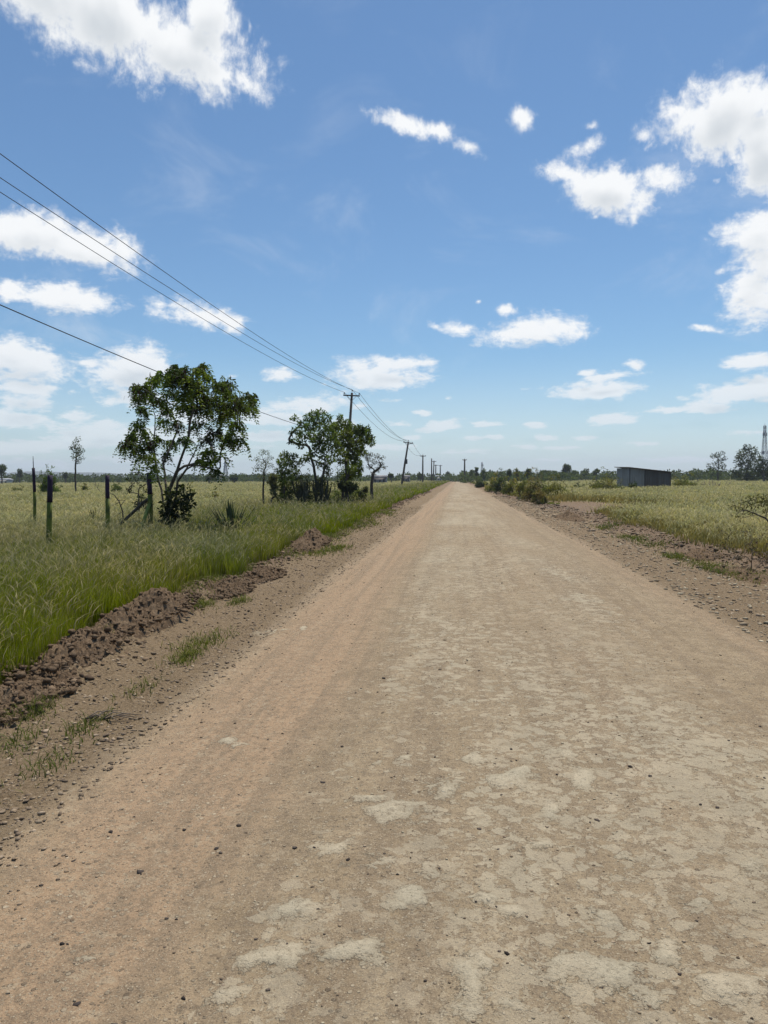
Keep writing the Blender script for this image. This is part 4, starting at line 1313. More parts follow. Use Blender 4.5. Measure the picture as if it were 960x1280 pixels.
def shed():
    Y = 95.0
    A = ground_at(787, Y); B_ = at(838, Y + .5)
    e = empty('shed', A, 'small grey corrugated iron shed with sloping flat roof in the right field', 'shed')
    d = Vector((B_.x - A.x, B_.y - A.y, 0)); Wd = d.length; rz = math.atan2(d.y, d.x)
    e.rotation_euler = (0, 0, rz)
    h0 = at(783, Y, None, 585).z - A.z; h1 = at(838, Y + .5, None, 590.5).z - A.z
    m1 = sheet_material('zinc_sheet', (0.30, 0.27, 0.225), (0.37, 0.335, 0.28), (0.22, 0.175, 0.13))
    m2 = sheet_material('weathered_sheet', (0.115, 0.10, 0.08), (0.165, 0.143, 0.115), (0.11, 0.075, 0.05))
    w1 = Wd * .37; hm = h0 + (h1 - h0) * .37
    o = corrugated(w1, h0, m1, 'front_wall', e, (0, 0, 0), 0, hm); o['label'] = 'paler grey iron sheets at the left of the front'
    o = corrugated(Wd - w1, hm, m2, 'front_wall', e, (w1, 0.004, 0), 0, h1); o['label'] = 'darker weathered iron sheets at the right of the front'
    dp = 3.0
    corrugated(dp, h0, m1, 'side_wall', e, (0, .012, 0), R(102), h0)
    corrugated(dp, h1, m2, 'side_wall', e, (Wd, .012, 0), R(102), h1)
    ox = -math.sin(R(12)) * dp; oy = math.cos(R(12)) * dp
    corrugated(Wd, h0, m2, 'rear_wall', e, (ox, oy, 0), 0, h1)
    mb = MB()
    v = []
    ov = .28
    for (x, y) in ((-ov * .4, -ov), (Wd + ov * 1.6, -ov), (Wd + ov * 1.6 + ox, oy + ov), (-ov + ox, oy + ov)):
        z = h0 + (h1 - h0) * x / Wd + .03
        v.append((x, y, z))
    v2 = [(x, y, z + .07) for x, y, z in v]
    mb.add(v + v2, [(3, 2, 1, 0), (4, 5, 6, 7), (0, 1, 5, 4), (1, 2, 6, 5), (2, 3, 7, 6), (3, 0, 4, 7)])
    mb.build('roof', m2, e)
    for fx in (0.0, .37, 1.0):
        mb = MB(); mb.box((Wd * fx, -.05 - .004, (h0 + (h1 - h0) * fx) / 2), (.08, .06, h0 + (h1 - h0) * fx - .05))
        mb.build('corner_post', M_POLE, e)


def far_buildings():
    mw = paint_material('pale_plaster', (0.5, 0.49, 0.46), (0.42, 0.4, 0.37), .8, 1)
    mr = paint_material('roof_sheet', (0.42, 0.43, 0.45), (0.33, 0.33, 0.35), .5, 2)
    mr2 = paint_material('dull_roof', (0.22, 0.20, 0.19), (0.16, 0.15, 0.14), .6, 2)
    md = paint_material('dark_opening', (0.03, 0.03, 0.035), (0.02, 0.02, 0.02), .5)
    L = [(465, 483, 594, 602, 210, mr2, 'long low building with a dull roof left of the leaning pole'),
         (503, 512, 594, 600, 260, mr2, 'small dark roofed house right behind the foot of the leaning pole'),
         (543, 552, 594.2, 600, 360, mr, 'tiny pale roofed house beneath the last distant poles'),
         (271, 284, 593, 600, 330, mr, 'pale roofed building on the horizon right of the spreading tree'),
         (-8, 10, 598, 604, 300, mr, 'pale low building at the left edge of the horizon')]
    for p0, p1, top, bot, Y, roofm, lab in L:
        A = at(p0, Y); B_ = at(p1, Y); w = B_.x - A.x
        b = ground_at((p0 + p1) / 2, Y)
        h = at((p0 + p1) / 2, Y, None, top).z - b.z
        wall_h = h * .72; dp = min(8, max(4, w * .6))
        e = empty('building', b, lab, 'building', 'small far buildings on the horizon')
        mb = MB(); mb.box((0, dp / 2, wall_h / 2 - .1), (w * .94, dp, wall_h + .2)); mb.build('wall', mw if roofm is mr else mr2, e)
        mb = MB()
        x0, x1 = -w / 2, w / 2
        mb.add([(x0, -.4, wall_h), (x1, -.4, wall_h), (x1, dp + .4, wall_h), (x0, dp + .4, wall_h), (x0, dp / 2, h), (x1, dp / 2, h)],
               [(0, 1, 5, 4), (2, 3, 4, 5), (0, 4, 3), (1, 2, 5), (3, 2, 1, 0)])
        mb.build('roof', roofm, e)
        for fx in (-.3, .05, .32):
            mb = MB(); mb.box((w * fx, -.03, wall_h * .5), (w * .1, .08, wall_h * .38)); mb.build('window', md, e)


def lattice_tower(px, py_top, Y, wb, wt, label, thick, arms=False, name='lattice_tower', cat='tower', tiers=9, part_names=('lattice',)):
    b = ground_at(px, Y); h = at(px, Y, None, py_top).z - b.z
    e = empty(name, b, label, cat)
    mb = MB(); lv = [1 - (1 - i / tiers) ** 1.25 for i in range(tiers + 1)]
    def wat(t): return wb + (wt - wb) * min(1, t * 1.15)
    cs = [(-1, -1), (1, -1), (1, 1), (-1, 1)]
    for i in range(tiers):
        t0, t1 = lv[i], lv[i + 1]
        for k in range(4):
            a, c = cs[k], cs[(k + 1) % 4]
            p = Vector((a[0] * wat(t0) / 2, a[1] * wat(t0) / 2, h * t0)); p2 = Vector((a[0] * wat(t1) / 2, a[1] * wat(t1) / 2, h * t1))
            q = Vector((c[0] * wat(t0) / 2, c[1] * wat(t0) / 2, h * t0)); q2 = Vector((c[0] * wat(t1) / 2, c[1] * wat(t1) / 2, h * t1))
            mb.tube([p, p2], thick, 4); mb.tube([p, q2], thick * .6, 4); mb.tube([q, p2], thick * .6, 4); mb.tube([p2, q2], thick * .6, 4)
    mb.build('lattice', M_STEEL, e)
    mb = MB(); mb.tube([(0, 0, h - .1), (0, 0, h * 1.04)], [thick * 1.3, thick * .5], 5); mb.build('spire', M_STEEL, e)
    if arms:
        for t in (.62, .76, .9):
            for sg in (-1, 1):
                mb = MB()
                z = h * t; w = h * .11
                mb.tube([(sg * wat(t) / 2, 0, z), (sg * w, 0, z + .1)], thick, 4); mb.tube([(sg * wat(t) / 2, 0, z + h * .035), (sg * w, 0, z + .1)], thick * .7, 4)
                mb.build('crossarm', M_STEEL, e)
    else:
        for t in (.5, .84):
            for a in range(3):
                an = a * 2.094
                mb = MB(); mb.box((math.cos(an) * (wat(t) / 2 + .35), math.sin(an) * (wat(t) / 2 + .35), h * t), (.5, .5, 1.8))
                mb.build('antenna', M_STEEL, e)
    return e


# ------------------------------------------------------------------ bushes and trees right of the road and on the horizon
def ground_bush(name, label, cat, px0, px1, top, Y, n, per, leaf, cols, group=None, depth=None):
    """scrub that branches from the ground: a low dome of clumps of uneven height"""
    pc = (px0 + px1) / 2
    base = ground_at(pc, Y)
    w = (px1 - px0) / 2 / F_PX * Y
    h = (at(pc, Y, None, top).z - base.z) * 1.08
    dp = depth or w
    cl, rr = [], []
    for k in range(n):
        a = random.uniform(0, 6.283); q = math.sqrt(random.random())
        r = random.uniform(.16, .34) * min(w, h) * 1.1
        lim = h * (1 - .75 * q ** 2.2) * random.uniform(.75, 1.05)
        z = max(r * .55, (lim - r) * random.random() ** .55)
        cl.append((math.cos(a) * q * (w - r * .6), math.sin(a) * q * (dp - r * .6), z)); rr.append(r)
    for k in range(int(n * .5)):       # loose upright sprays breaking the outline
        a = random.uniform(0, 6.283); q = math.sqrt(random.random())
        cl.append((math.cos(a) * q * w * 1.05, math.sin(a) * q * dp, h * (1.12 - .7 * q ** 2) * random.uniform(.8, 1.1))); rr.append(.10 * min(w, h))
    L = max(leaf, Y / 760 * 1.4)
    stems = [[(0, 0, -.1), (random.uniform(-.4, .4) * w, random.uniform(-.4, .4) * dp, h * .35)] for _ in range(4)]
    return plant(name, base, label, cat, cl, rr, per, L, L * .5, cols, stems=stems, tip=max(.006, Y / 760 * .15), base_r=max(.035, Y / 760 * .4), group=group, crown_name='foliage', trunk_name='stem', droop=0, hollow=.2)


def right_side():
    g = 'bushes along the right road edge'
    B = [(650, 686, 592, 56, 60, BR, 'large brown green bush leaning over the right road edge'),
         (677, 709, 596, 55, 60, OLIVE, 'olive bush just right of the large brown green bush'),
         (640, 664, 592, 62, 30, OLIVE, 'mid green bush between the large brown bush and the darker roadside bushes'),
         (628, 654, 590, 68, 30, OLIVE, 'leafy olive bush behind the left side of the large brown green bush'),
         (618, 638, 589, 80, 24, DARKG, 'dark bush in the middle of the roadside row'),
         (605, 630, 593, 92, 26, OLIVE, 'farthest rounded olive bush of the roadside row'),
         (592, 610, 595, 130, 16, DARKG, 'dark scrub where the roadside row meets the far trees'),
         (664, 684, 606, 49, 20, BR, 'low brown scrub in front of the large brown green bush'),
         (700, 722, 608, 58, 16, OLIVE, 'small low tuft of scrub beside the side track'),
         (736, 780, 589, 78, 46, OLIVE, 'broad rounded green bush touching the left end of the shed'),
         (785, 798, 600, 86, 12, DARKG, 'little dark bush in front of the shed wall'),
         (838, 873, 590, 100, 34, OLIVE, 'rounded bush right of the shed'),
         (713, 733, 603, 95, 12, DARKG, 'flat dark bush in the grass left of the broad rounded bush')]
    for p0, p1, t, Y, n, cols, lab in B:
        ground_bush('roadside_bush', lab, 'bush', p0, p1, t + 2, Y, n, 46, .10, cols, g)
    # big trees by the lattice tower
    b = ground_at(934, 200)
    P = [(934, 559, 5), (941, 564, 6), (928, 566, 6), (935, 571, 8), (946, 571, 6), (924, 577, 6), (932, 582, 8), (943, 583, 8), (921, 588, 6), (930, 592, 8), (942, 594, 8), (948, 590, 5), (918, 594, 4), (926, 597, 6), (938, 598, 7), (924, 571, 4)]
    cl, rr = clumps_px(b, P, 4)
    plant('large_tree', b, 'large dense tree standing in front of the tall lattice tower', 'tree', cl, rr, 170, .45, .26, [(0.040, 0.052, 0.022), (0.055, 0.068, 0.028)], stems=[[(0, 0, -.3), (0, 0, 3), (.3, 0, 5)]], tip=.05, base_r=.35)
    b = ground_at(955, 185)
    P = [(950, 578, 5), (957, 577, 5), (964, 580, 6), (948, 585, 5), (955, 586, 7), (963, 589, 7), (951, 593, 6), (959, 596, 7), (968, 586, 6), (970, 595, 6)]
    cl, rr = clumps_px(b, P, 3)
    plant('large_tree', b, 'very dark dense tree cut by the right edge of the photo', 'tree', cl, rr, 170, .42, .24, [(0.020, 0.030, 0.014), (0.027, 0.038, 0.017)], stems=[[(0, 0, -.3), (0, 0, 2.2)]], tip=.05, base_r=.3)
    b = ground_at(897, 210)
    P = [(903, 566, 3), (897, 569, 4), (891, 570, 3), (906, 573, 3), (900, 576, 4), (893, 579, 3), (886, 582, 3), (904, 582, 3.5), (906, 588, 3), (891, 585, 2.5), (898, 583, 3), (900, 592, 3)]
    cl, rr = clumps_px(b, P, 2)
    plant('airy_tree', b, 'airy thin crowned tree between the shed and the large dense tree', 'tree', cl, rr, 60, .4, .2, [(0.04, 0.05, 0.026), (0.05, 0.06, 0.03)], stems=[[(0, 0, -.3), (.1, 0, 3.5), (.2, 0, 6)], [(0, 0, -.3), (-.3, 0, 3.4)]], tip=.05, base_r=.22)
    g = 'single trees on the horizon'
    T = [(701, 714, 578, 595, 300, 14, DARKG, 'tallest rounded tree on the horizon left of the shed'),
         (690, 696, 586, 598, 310, 6, DARKG, 'narrow dark tree immediately left of the tallest rounded horizon tree'),
         (712, 724, 586, 597, 320, 9, DARKG, 'round low tree just right of the tallest rounded horizon tree'),
         (724, 737, 585, 597, 330, 9, DARKG, 'flat topped tree on the horizon before the broad bush by the shed'),
         (741, 750, 583, 597, 280, 7, DARKG, 'dark tree rising behind the broad rounded bush'),
         (586, 592, 584, 598, 260, 7, DARKG, 'first airy tree right of the vanishing road'),
         (593, 599, 582.5, 598, 250, 7, DARKG, 'slim airy tree standing second from the vanishing road on the right'),
         (601, 609, 584.5, 598, 240, 9, DARKG, 'dense dark tree standing third from the vanishing road on the right'),
         (671, 684, 587, 600, 260, 9, DARKG, 'dark tree behind the olive roadside bush'),
         (643, 650, 583, 600, 200, 8, GREYG, 'grey twiggy tree rising behind the mid green roadside bush'),
         (656, 664, 583, 600, 200, 8, DARKG, 'dark twiggy tree rising behind the large brown green bush'),
         (632, 640, 581.5, 600, 190, 8, DARKG, 'pointed dark tree at the head of the roadside bushes'),
         (254, 269, 588, 603, 230, 12, DARKG, 'dark round tree on the horizon below the right side of the spreading crown'),
         (285, 301, 590, 604, 230, 12, DARKG, 'dark round tree right of the far lattice mast'),
         (485, 493, 588.5, 599, 230, 8, DARKG, 'small umbrella shaped tree just left of the leaning pole'),
         (-6, 11, 577, 597, 220, 14, DARKG, 'dark tree cut by the left edge of the horizon'),
         (20, 29, 585, 598, 300, 8, DARKG, 'small round tree on the horizon left of the thin post'),
         (78, 86, 588, 599, 300, 8, DARKG, 'small round tree on the horizon left of the slim lone tree'),
         (520, 531, 590, 600, 300, 9, DARKG, 'dark tree clump at the foot of the upright pale pole'),
         (556, 563, 588, 600, 420, 6, DARKG, 'last tree left of the road vanishing point'),
         (573, 582, 589, 600, 360, 8, DARKG, 'dark tree at the foot of the lone right pole')]
    for p0, p1, t, bt, Y, n, cols, lab in T:
        oval_tree('distant_tree', lab, 'tree', p0, p1, t, bt, Y, n, .42, 60, .35, cols, group=g, base_r=max(.15, Y * .0009))
    # thorn branch and dry shrub at the right edge
    b = ground_at(962, 17.5)
    e = empty('thorn_bush', b, 'thorny dark branch arching in from the right edge above the grass', 'bush')
    P = [(915, 631, 1), (920, 643, 1), (926, 634, 1), (934, 630, 2), (940, 627, 2.5), (947, 624, 2.5), (953, 628, 3), (930, 639, 1.5), (944, 633, 2), (958, 624, 3), (925, 648, 1), (938, 640, 1), (950, 622, 2), (936, 624, 1.5), (956, 634, 2), (965, 627, 4), (972, 630, 5), (980, 640, 6), (985, 628, 5), (918, 636, .8), (928, 628, .8), (960, 640, 2)]
    cl, rr = clumps_px(b, P, .4)
    N, Pn, rad = grow([[(0.1, 0, -.1), (.05, 0, .45), (-.05, 0, .75)], [(0.1, 0, -.1), (.25, .05, .7)]], cl, .004, 2.5, bend=0.05, sink=.2, base_r=.022, jitter=.1)
    v, f = branches_mesh(N, Pn, rad, 6); mesh_from('stem', v, [f], M_BARK, e)
    fuzz(cl, [r + .05 for r in rr], 40, .055, .022, [(0.06, 0.062, 0.026), (0.085, 0.08, 0.034)], 0).build('foliage', M_LEAF, e)
    b = ground_at(941, 14.5)
    cl = [(random.gauss(0, .38), random.gauss(0, .35), random.uniform(.18, .72)) for _ in range(60)]
    plant('dry_shrub', b, 'dry reddish brown shrub on the bank at the right edge', 'shrub', cl, [.09] * 60, 12, .045, .02, [(0.10, 0.065, 0.042), (0.08, 0.07, 0.035), (0.13, 0.09, 0.06)],
          stems=[[(0, 0, -.1), (0, 0, .12)], [(0, 0, -.1), (.25, .1, .15)], [(0, 0, -.1), (-.25, 0, .15)]], tip=.0035, base_r=.012, bark=M_TWIG, crown_name='foliage', trunk_name='stem', droop=0)
    # dead brush heap in the far right grass
    mb = MB(); b = ground_at(893, 105)
    for k in range(26):
        x = random.uniform(-1.3, 1.3); z = random.uniform(.3, 1.2)
        mb.tube([(x, random.uniform(-.5, .5), -.05), (x + random.gauss(0, .7), random.uniform(-.5, .5), z)], [.04, .02], 5)
    o = mb.build('brush_pile', M_TWIG, None, True, b); tag(o, 'pile of dead branches in the grass below the airy tree', 'brush pile')
    # dry twig lying on the left shoulder
    mb = MB(); b = gnd(112, 886); b.z = hz(b.x, b.y)
    for k in range(9):
        a = random.uniform(-.5, .9); l = random.uniform(.08, .28)
        x0 = random.uniform(-.12, .12)
        mb.tube([(x0, 0, .015), (x0 + math.cos(a) * l * .5, math.sin(a) * l * .5, .05), (x0 + math.cos(a) * l, math.sin(a) * l, .03)], [.006, .005, .002], 5)
    o = mb.build('dry_twig', M_TWIG, None, True, b); tag(o, 'dry forked twig lying on the left dirt shoulder', 'twig')


BR = [(0.19, 0.145, 0.068), (0.15, 0.145, 0.05), (0.22, 0.17, 0.08), (0.115, 0.12, 0.042)]


def treeline():
    """the far wood that closes the plain: one mass"""
    M = Mass()
    pts, rad = [], []
    def run(p0, p1, top, Y0, Y1, n, r):
        for k in range(n):
            px = random.uniform(p0, p1); Y = random.uniform(Y0, Y1)
            t = top + 4 * (float(fbm(np.array([px * .09]), np.array([Y * .01]), 301, 3)[0]) - .5) * 2
            b = ground_at(px, Y); zt = at(px, Y, None, t).z
            h = max(1.2, zt - b.z)
            rr = r * Y / F_PX * random.uniform(.6, 1.3)
            pts.append((b.x, b.y, b.z + max(rr * .5, h * random.uniform(.15, 1) - rr * .4))); rad.append(rr)
    run(-160, 340, 594, 300, 430, 950, 3.6)
    run(300, 575, 594.5, 320, 460, 480, 3.4)
    run(575, 720, 591, 230, 400, 420, 3.4)
    run(700, 900, 591, 300, 400, 420, 3.6)
    run(860, 1150, 588, 240, 330, 420, 4.0)
    cols = DARKG
    pts = np.array(pts); rad = np.array(rad)
    n = len(pts); per = 26
    P = np.repeat(pts, per, 0); Rr = np.repeat(rad, per)
    dv = RNG.normal(size=(n * per, 3)); dv /= np.linalg.norm(dv, axis=1, keepdims=True)
    P = P + dv * (Rr * (0.4 + 0.7 * RNG.random(n * per)))[:, None] * np.array([1, 1, .8])
    P[:, 2] = np.maximum(P[:, 2], 0.1)
    dr = dv + RNG.normal(size=dv.shape) * .6
    c = np.array(cols)[RNG.integers(0, 3, n)] * (0.7 + 0.7 * RNG.random((n, 1)))
    c = np.repeat(c, per, 0) * (0.8 + .4 * RNG.random((n * per, 1)))
    L = P[:, 1] / 760 * 1.9
    M.add(*leaf_cards(P, dr, L * (0.7 + .6 * RNG.random(len(L))), L * .7, c))
    o = M.build('treeline', M_LEAF)
    tag(o, 'far dark line of trees closing off the plain', 'trees', None, 'stuff')


def hills():
    m, nt = new_mat('hill_scrub'); b = NB(nt)
    tc = b.n('ShaderNodeTexCoord')
    nz = b.noise(tc.outputs['Object'], .006, 5, .6)
    b.out(b.principled(b.mix(nz, (0.05, 0.06, 0.03), (0.11, 0.10, 0.06)), .95, None, .1))
    n, k = 160, 14
    px = np.linspace(-260, 620, n)
    prof = 10 * np.exp(-((px - 40) / 60.) ** 2) + 7 * np.exp(-((px - 130) / 50.) ** 2) + 5 * np.exp(-((px + 120) / 90.) ** 2) + 4 * np.exp(-((px - 300) / 90.) ** 2) + 1.5 * fbm(px * .05, px * 0, 401, 4) + 1.0
    V = []
    for j in range(k):
        t = j / (k - 1)
        for i in range(n):
            Y = 2900 + 800 * t
            p = at(px[i], Y)
            V.append((p.x, p.y, -.4 + prof[i] / F_PX * 3300 * math.sin(math.pi * min(1, t * 1.0)) ** .8))
    idx = np.arange(n * k).reshape(k, n)
    f = np.stack([idx[:-1, :-1], idx[:-1, 1:], idx[1:, 1:], idx[1:, :-1]], -1).reshape(-1, 4)
    o = mesh_from('hills', np.array(V), [f], m)
    tag(o, None, None, None, 'structure')


def haze():
    mb = MB(); mb.box((0, 0, 49), (9400, 9400, 101))
    m, nt = new_mat('haze_air'); b = NB(nt)
    pv = b.n('ShaderNodeVolumePrincipled')
    pv.inputs['Color'].default_value = (0.80, 0.88, 1.0, 1)
    pv.inputs['Density'].default_value = HAZE
    pv.inputs['Anisotropy'].default_value = 0.2
    o_ = b.n('ShaderNodeOutputMaterial'); nt.links.new(pv.outputs[0], o_.inputs['Volume'])
    o = mb.build('haze', m); tag(o, None, None, None, 'stuff')


HAZE = 0.00022

# ------------------------------------------------------------------ sky, clouds, sun
SUN_EL, SUN_AZ = 70.0, 18.0      # height, and bearing to the right of the road's direction
CLOUDS = [
    # px, py, half width, half height, tilt (deg, + = right side down), weight
    (150, 28, 135, 52, 8, 1.15), (225, 62, 95, 42, 8, 1.1), (70, -8, 110, 50, 10, 1.1), (255, 20, 50, 38, 0, .95), (268, 84, 50, 28, 18, .9), (308, 100, 40, 20, 30, .75), (312, 33, 6, 18, 5, .45),
    (505, 153, 48, 15, 16, .85), (545, 163, 32, 14, 10, .75), (586, 184, 26, 16, 15, .6), (652, 147, 22, 19, 15, .65),
    (734, 182, 30, 14, -18, .7), (738, 158, 16, 9, 0, .55), (806, 168, 18, 16, -40, .4), (705, 217, 42, 14, 12, .85), (758, 238, 58, 28, 20, 1.05), (800, 250, 30, 20, 0, .8), (832, 224, 46, 24, 8, .85), (792, 273, 10, 12, 0, .6), (745, 271, 9, 9, 0, .4),
    (905, 152, 72, 44, 6, 1.15), (955, 125, 70, 30, -8, 1.1), (955, 195, 46, 42, 10, 1.1), (848, 138, 34, 16, 8, .7), (895, 225, 18, 12, 0, .35),
    (942, 290, 44, 32, 0, 1.0), (956, 325, 40, 32, 0, 1.0), (950, 372, 42, 36, 0, 1.05), (930, 352, 22, 10, 0, .65), (900, 340, 14, 10, 0, .3),
    (45, 294, 66, 26, 8, 1.1), (112, 310, 58, 24, 8, 1.1), (154, 308, 26, 22, 20, .9), (5, 290, 40, 22, 0, 1.0),
    (84, 371, 60, 18, 4, 1.1), (14, 362, 30, 15, 0, 1.0),
    (250, 395, 54, 15, 8, 1.0), (290, 403, 22, 14, 0, .9), (355, 469, 24, 9, 5, .95),
    (30, 450, 54, 22, 6, 1.1), (28, 485, 48, 12, 4, .9), (172, 456, 36, 24, 0, 1.05), (150, 475, 52, 18, 10, .9), (112, 455, 18, 9, 20, .7), (170, 498, 60, 14, 0, .75),
    (468, 472, 56, 15, -2, 1.05), (498, 455, 40, 9, 0, .9), (446, 458, 30, 12, 0, .8), (440, 478, 36, 10, 0, .7), (550, 533, 26, 8, -4, .9),
    (668, 413, 60, 17, -2, 1.1), (632, 387, 15, 8, 8, .9), (702, 409, 26, 12, 0, .9), (570, 411, 34, 12, 10, .7), (545, 408, 18, 8, 20, .5), (598, 377, 8, 5, 0, .4),
    (748, 488, 56, 11, 2, 1.0), (762, 470, 44, 7, -6, .75), (795, 456, 15, 7, 10, .9), (735, 466, 18, 6, 0, .7),
    (763, 525, 36, 8, 0, .85), (668, 531, 18, 5, 0, .8), (683, 547, 20, 6, 0, .7), (880, 410, 28, 7, 15, .6), (870, 407, 16, 5, 10, .5),
    (918, 492, 64, 13, -5, 1.05), (936, 453, 34, 10, 0, .95), (880, 509, 48, 9, 3, .85), (838, 512, 28, 6, 0, .7), (955, 482, 40, 14, 0, 1.0), (640, 400, 30, 6, 0, .3),
    (25, 527, 60, 11, 4, .85), (95, 522, 40, 10, 0, .6), (225, 520, 48, 13, 0, .8), (335, 522, 52, 14, -6, .85), (400, 506, 70, 12, -4, .8), (60, 556, 110, 9, 0, .65), (180, 548, 80, 10, 4, .7), (130, 530, 36, 9, 0, .7),
    (40, 500, 60, 16, 0, .8), (110, 545, 70, 14, 0, .85), (200, 545, 60, 14, 0, .85), (250, 500, 30, 10, 0, .6), (20, 470, 50, 14, 0, .8), (330, 545, 50, 10, 0, .8), (60, 578, 90, 8, 0, .7), (240, 575, 90, 8, 0, .7), (480, 560, 60, 7, 0, .7), (590, 565, 50, 6, 0, .6), (690, 575, 60, 6, 0, .6), (840, 575, 80, 6, 0, .6), (610, 530, 26, 5, 0, .6), (495, 500, 24, 5, 0, .5),
    (425, 530, 26, 8, 0, .7), (388, 548, 30, 7, 0, .7), (528, 516, 14, 5, 0, .6), (655, 558, 22, 5, 0, .6), (730, 548, 24, 5, 0, .6), (560, 498, 12, 4, 0, .6), (590, 548, 20, 5, 0, .6), (290, 470, 16, 6, 0, .5), (150, 575, 60, 9, 0, .7), (20, 560, 60, 10, 0, .8),
    (500, 530, 30, 6, 0, .55), (520, 548, 24, 6, 0, .5), (620, 546, 24, 5, 0, .5), (800, 555, 60, 6, 0, .5), (930, 540, 50, 8, 0, .5), (300, 560, 90, 8, 0, .55), (10, 585, 80, 6, 0, .4), (410, 550, 60, 8, 0, .5), (700, 560, 60, 6, 0, .4),
]


def cloud_group():
    """density of the cumulus at a direction given as (azimuth, elevation, 0)"""
    g = bpy.data.node_groups.new('cumulus', 'ShaderNodeTree')
    g.interface.new_socket('AzEl', in_out='INPUT', socket_type='NodeSocketVector')
    g.interface.new_socket('Density', in_out='OUTPUT', socket_type='NodeSocketFloat')
    g.interface.new_socket('Soft', in_out='OUTPUT', socket_type='NodeSocketFloat')
    b = NB(g)
    gi = b.n('NodeGroupInput'); go = b.n('NodeGroupOutput')
    P = gi.outputs[0]
    m = None
    for px, py, hw, hh, tl, wt in CLOUDS:
        wt += .10 * (py > 440) + .14 * (py > 510)
        def ae(x, y):
            d = ray(x, y); return Vector((math.atan2(d.x, d.y), math.asin(d.z)))
        c = ae(px, py)
        sx = (ae(px + hw, py) - ae(px - hw, py)).length / 2
        sy = (ae(px, py - hh) - ae(px, py + hh)).length / 2
        mp = b.n('ShaderNodeMapping', vector_type='TEXTURE')
        mp.inputs['Location'].default_value = (c.x, c.y, 0)
        mp.inputs['Rotation'].default_value = (0, 0, R(-tl))
        mp.inputs['Scale'].default_value = (sx * 1.38, sy * 1.38, 1)
        if m is None:
            g.links.new(P, mp.inputs[0])
        else:      # a link to the blob before keeps the shader compiler from holding all blobs at once
            ma = b.n('ShaderNodeVectorMath', operation='MULTIPLY_ADD')
            g.links.new(m, ma.inputs[0]); ma.inputs[1].default_value = (1e-9, 1e-9, 1e-9); g.links.new(P, ma.inputs[2])
            g.links.new(ma.outputs[0], mp.inputs[0])
        r2 = b.vmath('DOT_PRODUCT', mp.outputs[0], mp.outputs[0], out=1)
        f = b.math('MULTIPLY_ADD', b.math('SQRT', r2), -1.35, wt * 1.12)
        m = f if m is None else b.math('SMOOTH_MAX', m, f, 0.25)
    m = b.math('MAXIMUM', m, -1.5)
    # billows: several sizes, finer towards the horizon where the clouds are farther off
    sp = b.n('ShaderNodeSeparateXYZ'); g.links.new(P, sp.inputs[0])
    lg = b.math('MULTIPLY', b.math('LOGARITHM', b.math('ADD', b.math('MAXIMUM', sp.outputs[1], 0), .1), 2.71828), .42)
    cv = b.n('ShaderNodeCombineXYZ'); g.links.new(sp.outputs[0], cv.inputs[0]); g.links.new(lg, cv.inputs[1])
    P = cv.outputs[0]
    wv = b.noise(P, 11, 3, .5, out='Color')
    Pw = b.vmath('ADD', P, b.vmath('MULTIPLY', b.vmath('SUBTRACT', wv, (.5, .5, .5)), (.035, .022, 0)))
    n1 = b.noise(b.vmath('MULTIPLY', Pw, (1, 1.1, 1)), 17, 9, .63)
    n2 = b.noise(b.vmath('MULTIPLY', Pw, (1, 1.1, 1)), 55, 7, .62)
    n = b.math('ADD', b.math('MULTIPLY', b.math('SUBTRACT', n1, .5), 2.4), b.math('MULTIPLY', b.math('SUBTRACT', n2, .5), 1.7))
    dens = b.math('ADD', m, n)
    g.links.new(dens, go.inputs[0])
    n0 = b.noise(b.vmath('MULTIPLY', Pw, (1, 1.1, 1)), 17, 3, .5)
    g.links.new(b.math('ADD', m, b.math('MULTIPLY', b.math('SUBTRACT', n0, .5), 2.2)), go.inputs[1])
    return g


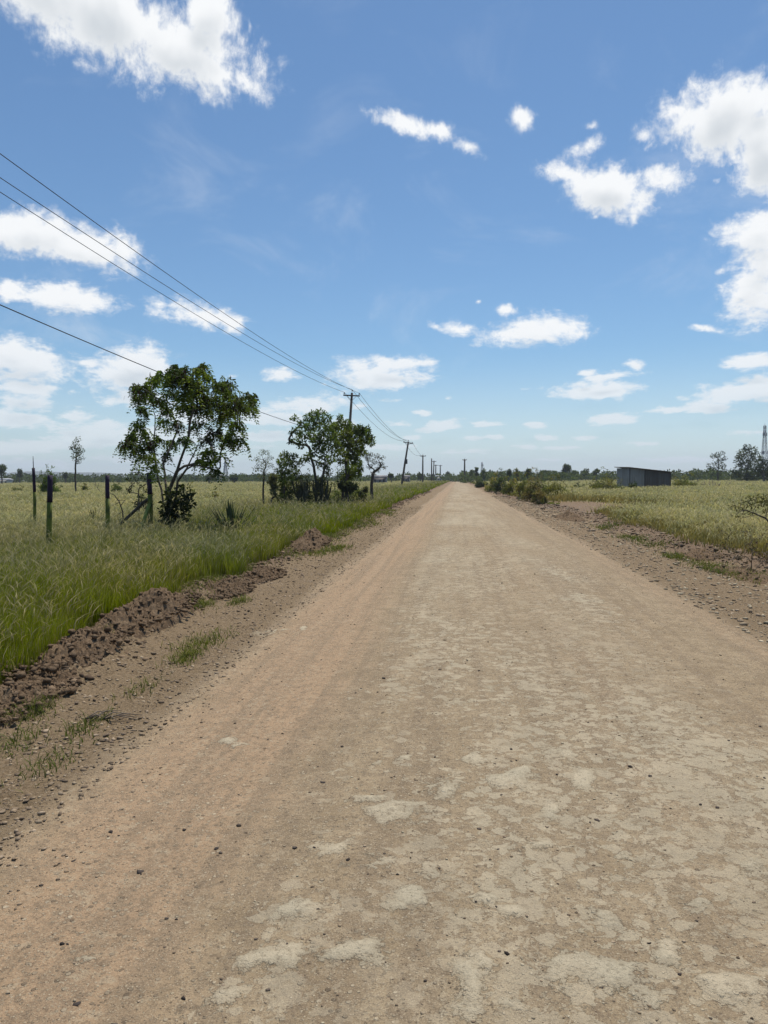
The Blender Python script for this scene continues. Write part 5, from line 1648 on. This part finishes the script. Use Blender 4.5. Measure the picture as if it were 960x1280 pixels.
def build_world():
    w = bpy.data.worlds.new('World'); SC.world = w; w.use_nodes = True
    nt = w.node_tree; nt.nodes.clear(); b = NB(nt)
    sky = b.n('ShaderNodeTexSky', sky_type='NISHITA')
    sky.sun_disc = False
    sky.sun_elevation = R(SUN_EL); sky.sun_rotation = R(SUN_AZ)
    sky.altitude = 1500; sky.air_density = 1.2; sky.dust_density = 1.0; sky.ozone_density = 1.2
    bg = b.n('ShaderNodeBackground'); bg.inputs[1].default_value = SKY
    nt.links.new(b.mix(1.0, sky.outputs[0], (0.745, 0.975, 1.12), 'MULTIPLY'), bg.inputs[0])
    tc = b.n('ShaderNodeTexCoord')
    D = b.vmath('NORMALIZE', tc.outputs['Generated'])
    sep = b.n('ShaderNodeSeparateXYZ'); nt.links.new(D, sep.inputs[0])
    az = b.math('ARCTAN2', sep.outputs[0], sep.outputs[1]); el = b.math('ARCSINE', sep.outputs[2])
    cx = b.n('ShaderNodeCombineXYZ'); nt.links.new(az, cx.inputs[0]); nt.links.new(el, cx.inputs[1])
    g = cloud_group()
    def dens(vec):
        n = b.n('ShaderNodeGroup'); n.node_tree = g; nt.links.new(vec, n.inputs[0]); return n.outputs
    d0, s0 = dens(cx.outputs[0])
    _, d1 = dens(b.vmath('ADD', cx.outputs[0], (0.004, 0.020, 0)))
    alpha = b.math('POWER', b.ss(d0, -0.30, 0.72), 1.5)
    # thin high veil
    veil = b.ss(b.noise(b.vmath('MULTIPLY', cx.outputs[0], (1.2, 2.2, 1)), 4.2, 6, .62, .6), .50, .80)
    low = b.ss(el, .55, .02)
    veil = b.math('MULTIPLY', b.math('MULTIPLY', veil, b.ss(el, -.01, .03)), b.math('MULTIPLY_ADD', low, .22, .10))
    shade = b.ss(d1, .2, 1.35)
    thick = b.ss(s0, .4, 1.2)
    ccol = b.mix(b.math('MULTIPLY', shade, b.math('MULTIPLY_ADD', thick, .5, .5)), (0.87, 0.88, 0.885), (0.60, 0.635, 0.665))
    # clouds low down are seen through more air
    far = b.ss(el, .20, .0)
    ccol = b.mix(b.math('MULTIPLY', far, .38), ccol, (0.56, 0.645, 0.71))
    bc = b.n('ShaderNodeBackground'); nt.links.new(ccol, bc.inputs[0]); bc.inputs[1].default_value = CLOUD
    a = b.math('MULTIPLY', alpha, b.math('MULTIPLY_ADD', far, -.25, .97))
    a = b.math('MAXIMUM', a, veil)
    a = b.math('MAXIMUM', a, b.math('MULTIPLY', b.ss(el, .17, -.01), b.math('MULTIPLY', .42, b.ss(el, -.03, 0))))
    mx = b.n('ShaderNodeMixShader'); nt.links.new(a, mx.inputs[0]); nt.links.new(bg.outputs[0], mx.inputs[1]); nt.links.new(bc.outputs[0], mx.inputs[2])
    b.out(mx.outputs[0], True)
    w.cycles.sampling_method = 'NONE'
    s = bpy.data.lights.new('sun', 'SUN'); s.energy = SUN; s.angle = R(.55); s.color = (1, .955, .88)
    o = bpy.data.objects.new('sun', s); COL.objects.link(o)
    d = Vector((math.sin(R(SUN_AZ)) * math.cos(R(SUN_EL)), math.cos(R(SUN_AZ)) * math.cos(R(SUN_EL)), math.sin(R(SUN_EL))))
    o.rotation_euler = d.to_track_quat('Z', 'Y').to_euler()
    o.location = (0, 0, 60)


SKY, SUN, CLOUD = 0.087, 4.5, 1.0

SC.view_settings.view_transform = 'Standard'
SC.view_settings.look = 'None'
SC.view_settings.exposure = 0.18
SC.view_settings.gamma = 1
SC.view_settings.use_curve_mapping = False
SC.render.engine = 'CYCLES'
SC.cycles.use_denoising = True
SC.cycles.use_adaptive_sampling = True
SC.cycles.adaptive_threshold = 0.02
SC.cycles.max_bounces = 4
SC.cycles.diffuse_bounces = 2
SC.cycles.transmission_bounces = 3
SC.cycles.transparent_max_bounces = 4
SC.cycles.volume_bounces = 0
SC.cycles.caustics_reflective = False
SC.cycles.caustics_refractive = False

build_world()
build_ground()
build_gravel()
build_heaps()
build_grass()
main_tree()
left_trees()
thicket_bushes()
spiky_plants()
fence_posts()
poles()
shed()
far_buildings()
lattice_tower(955, 532, 420, 3.6, 1.0, 'tall pale lattice tower behind the large tree at the right edge', .11)
lattice_tower(282, 577, 520, 4.0, 1.0, 'far lattice mast on the horizon right of the spreading tree', .16, True, 'lattice_mast', 'mast')
lattice_tower(602.5, 578, 600, 3.0, .8, 'thin faint mast above the trees right of the vanishing road', .14, False, 'radio_mast', 'mast')
right_side()
treeline()
hills()
haze()
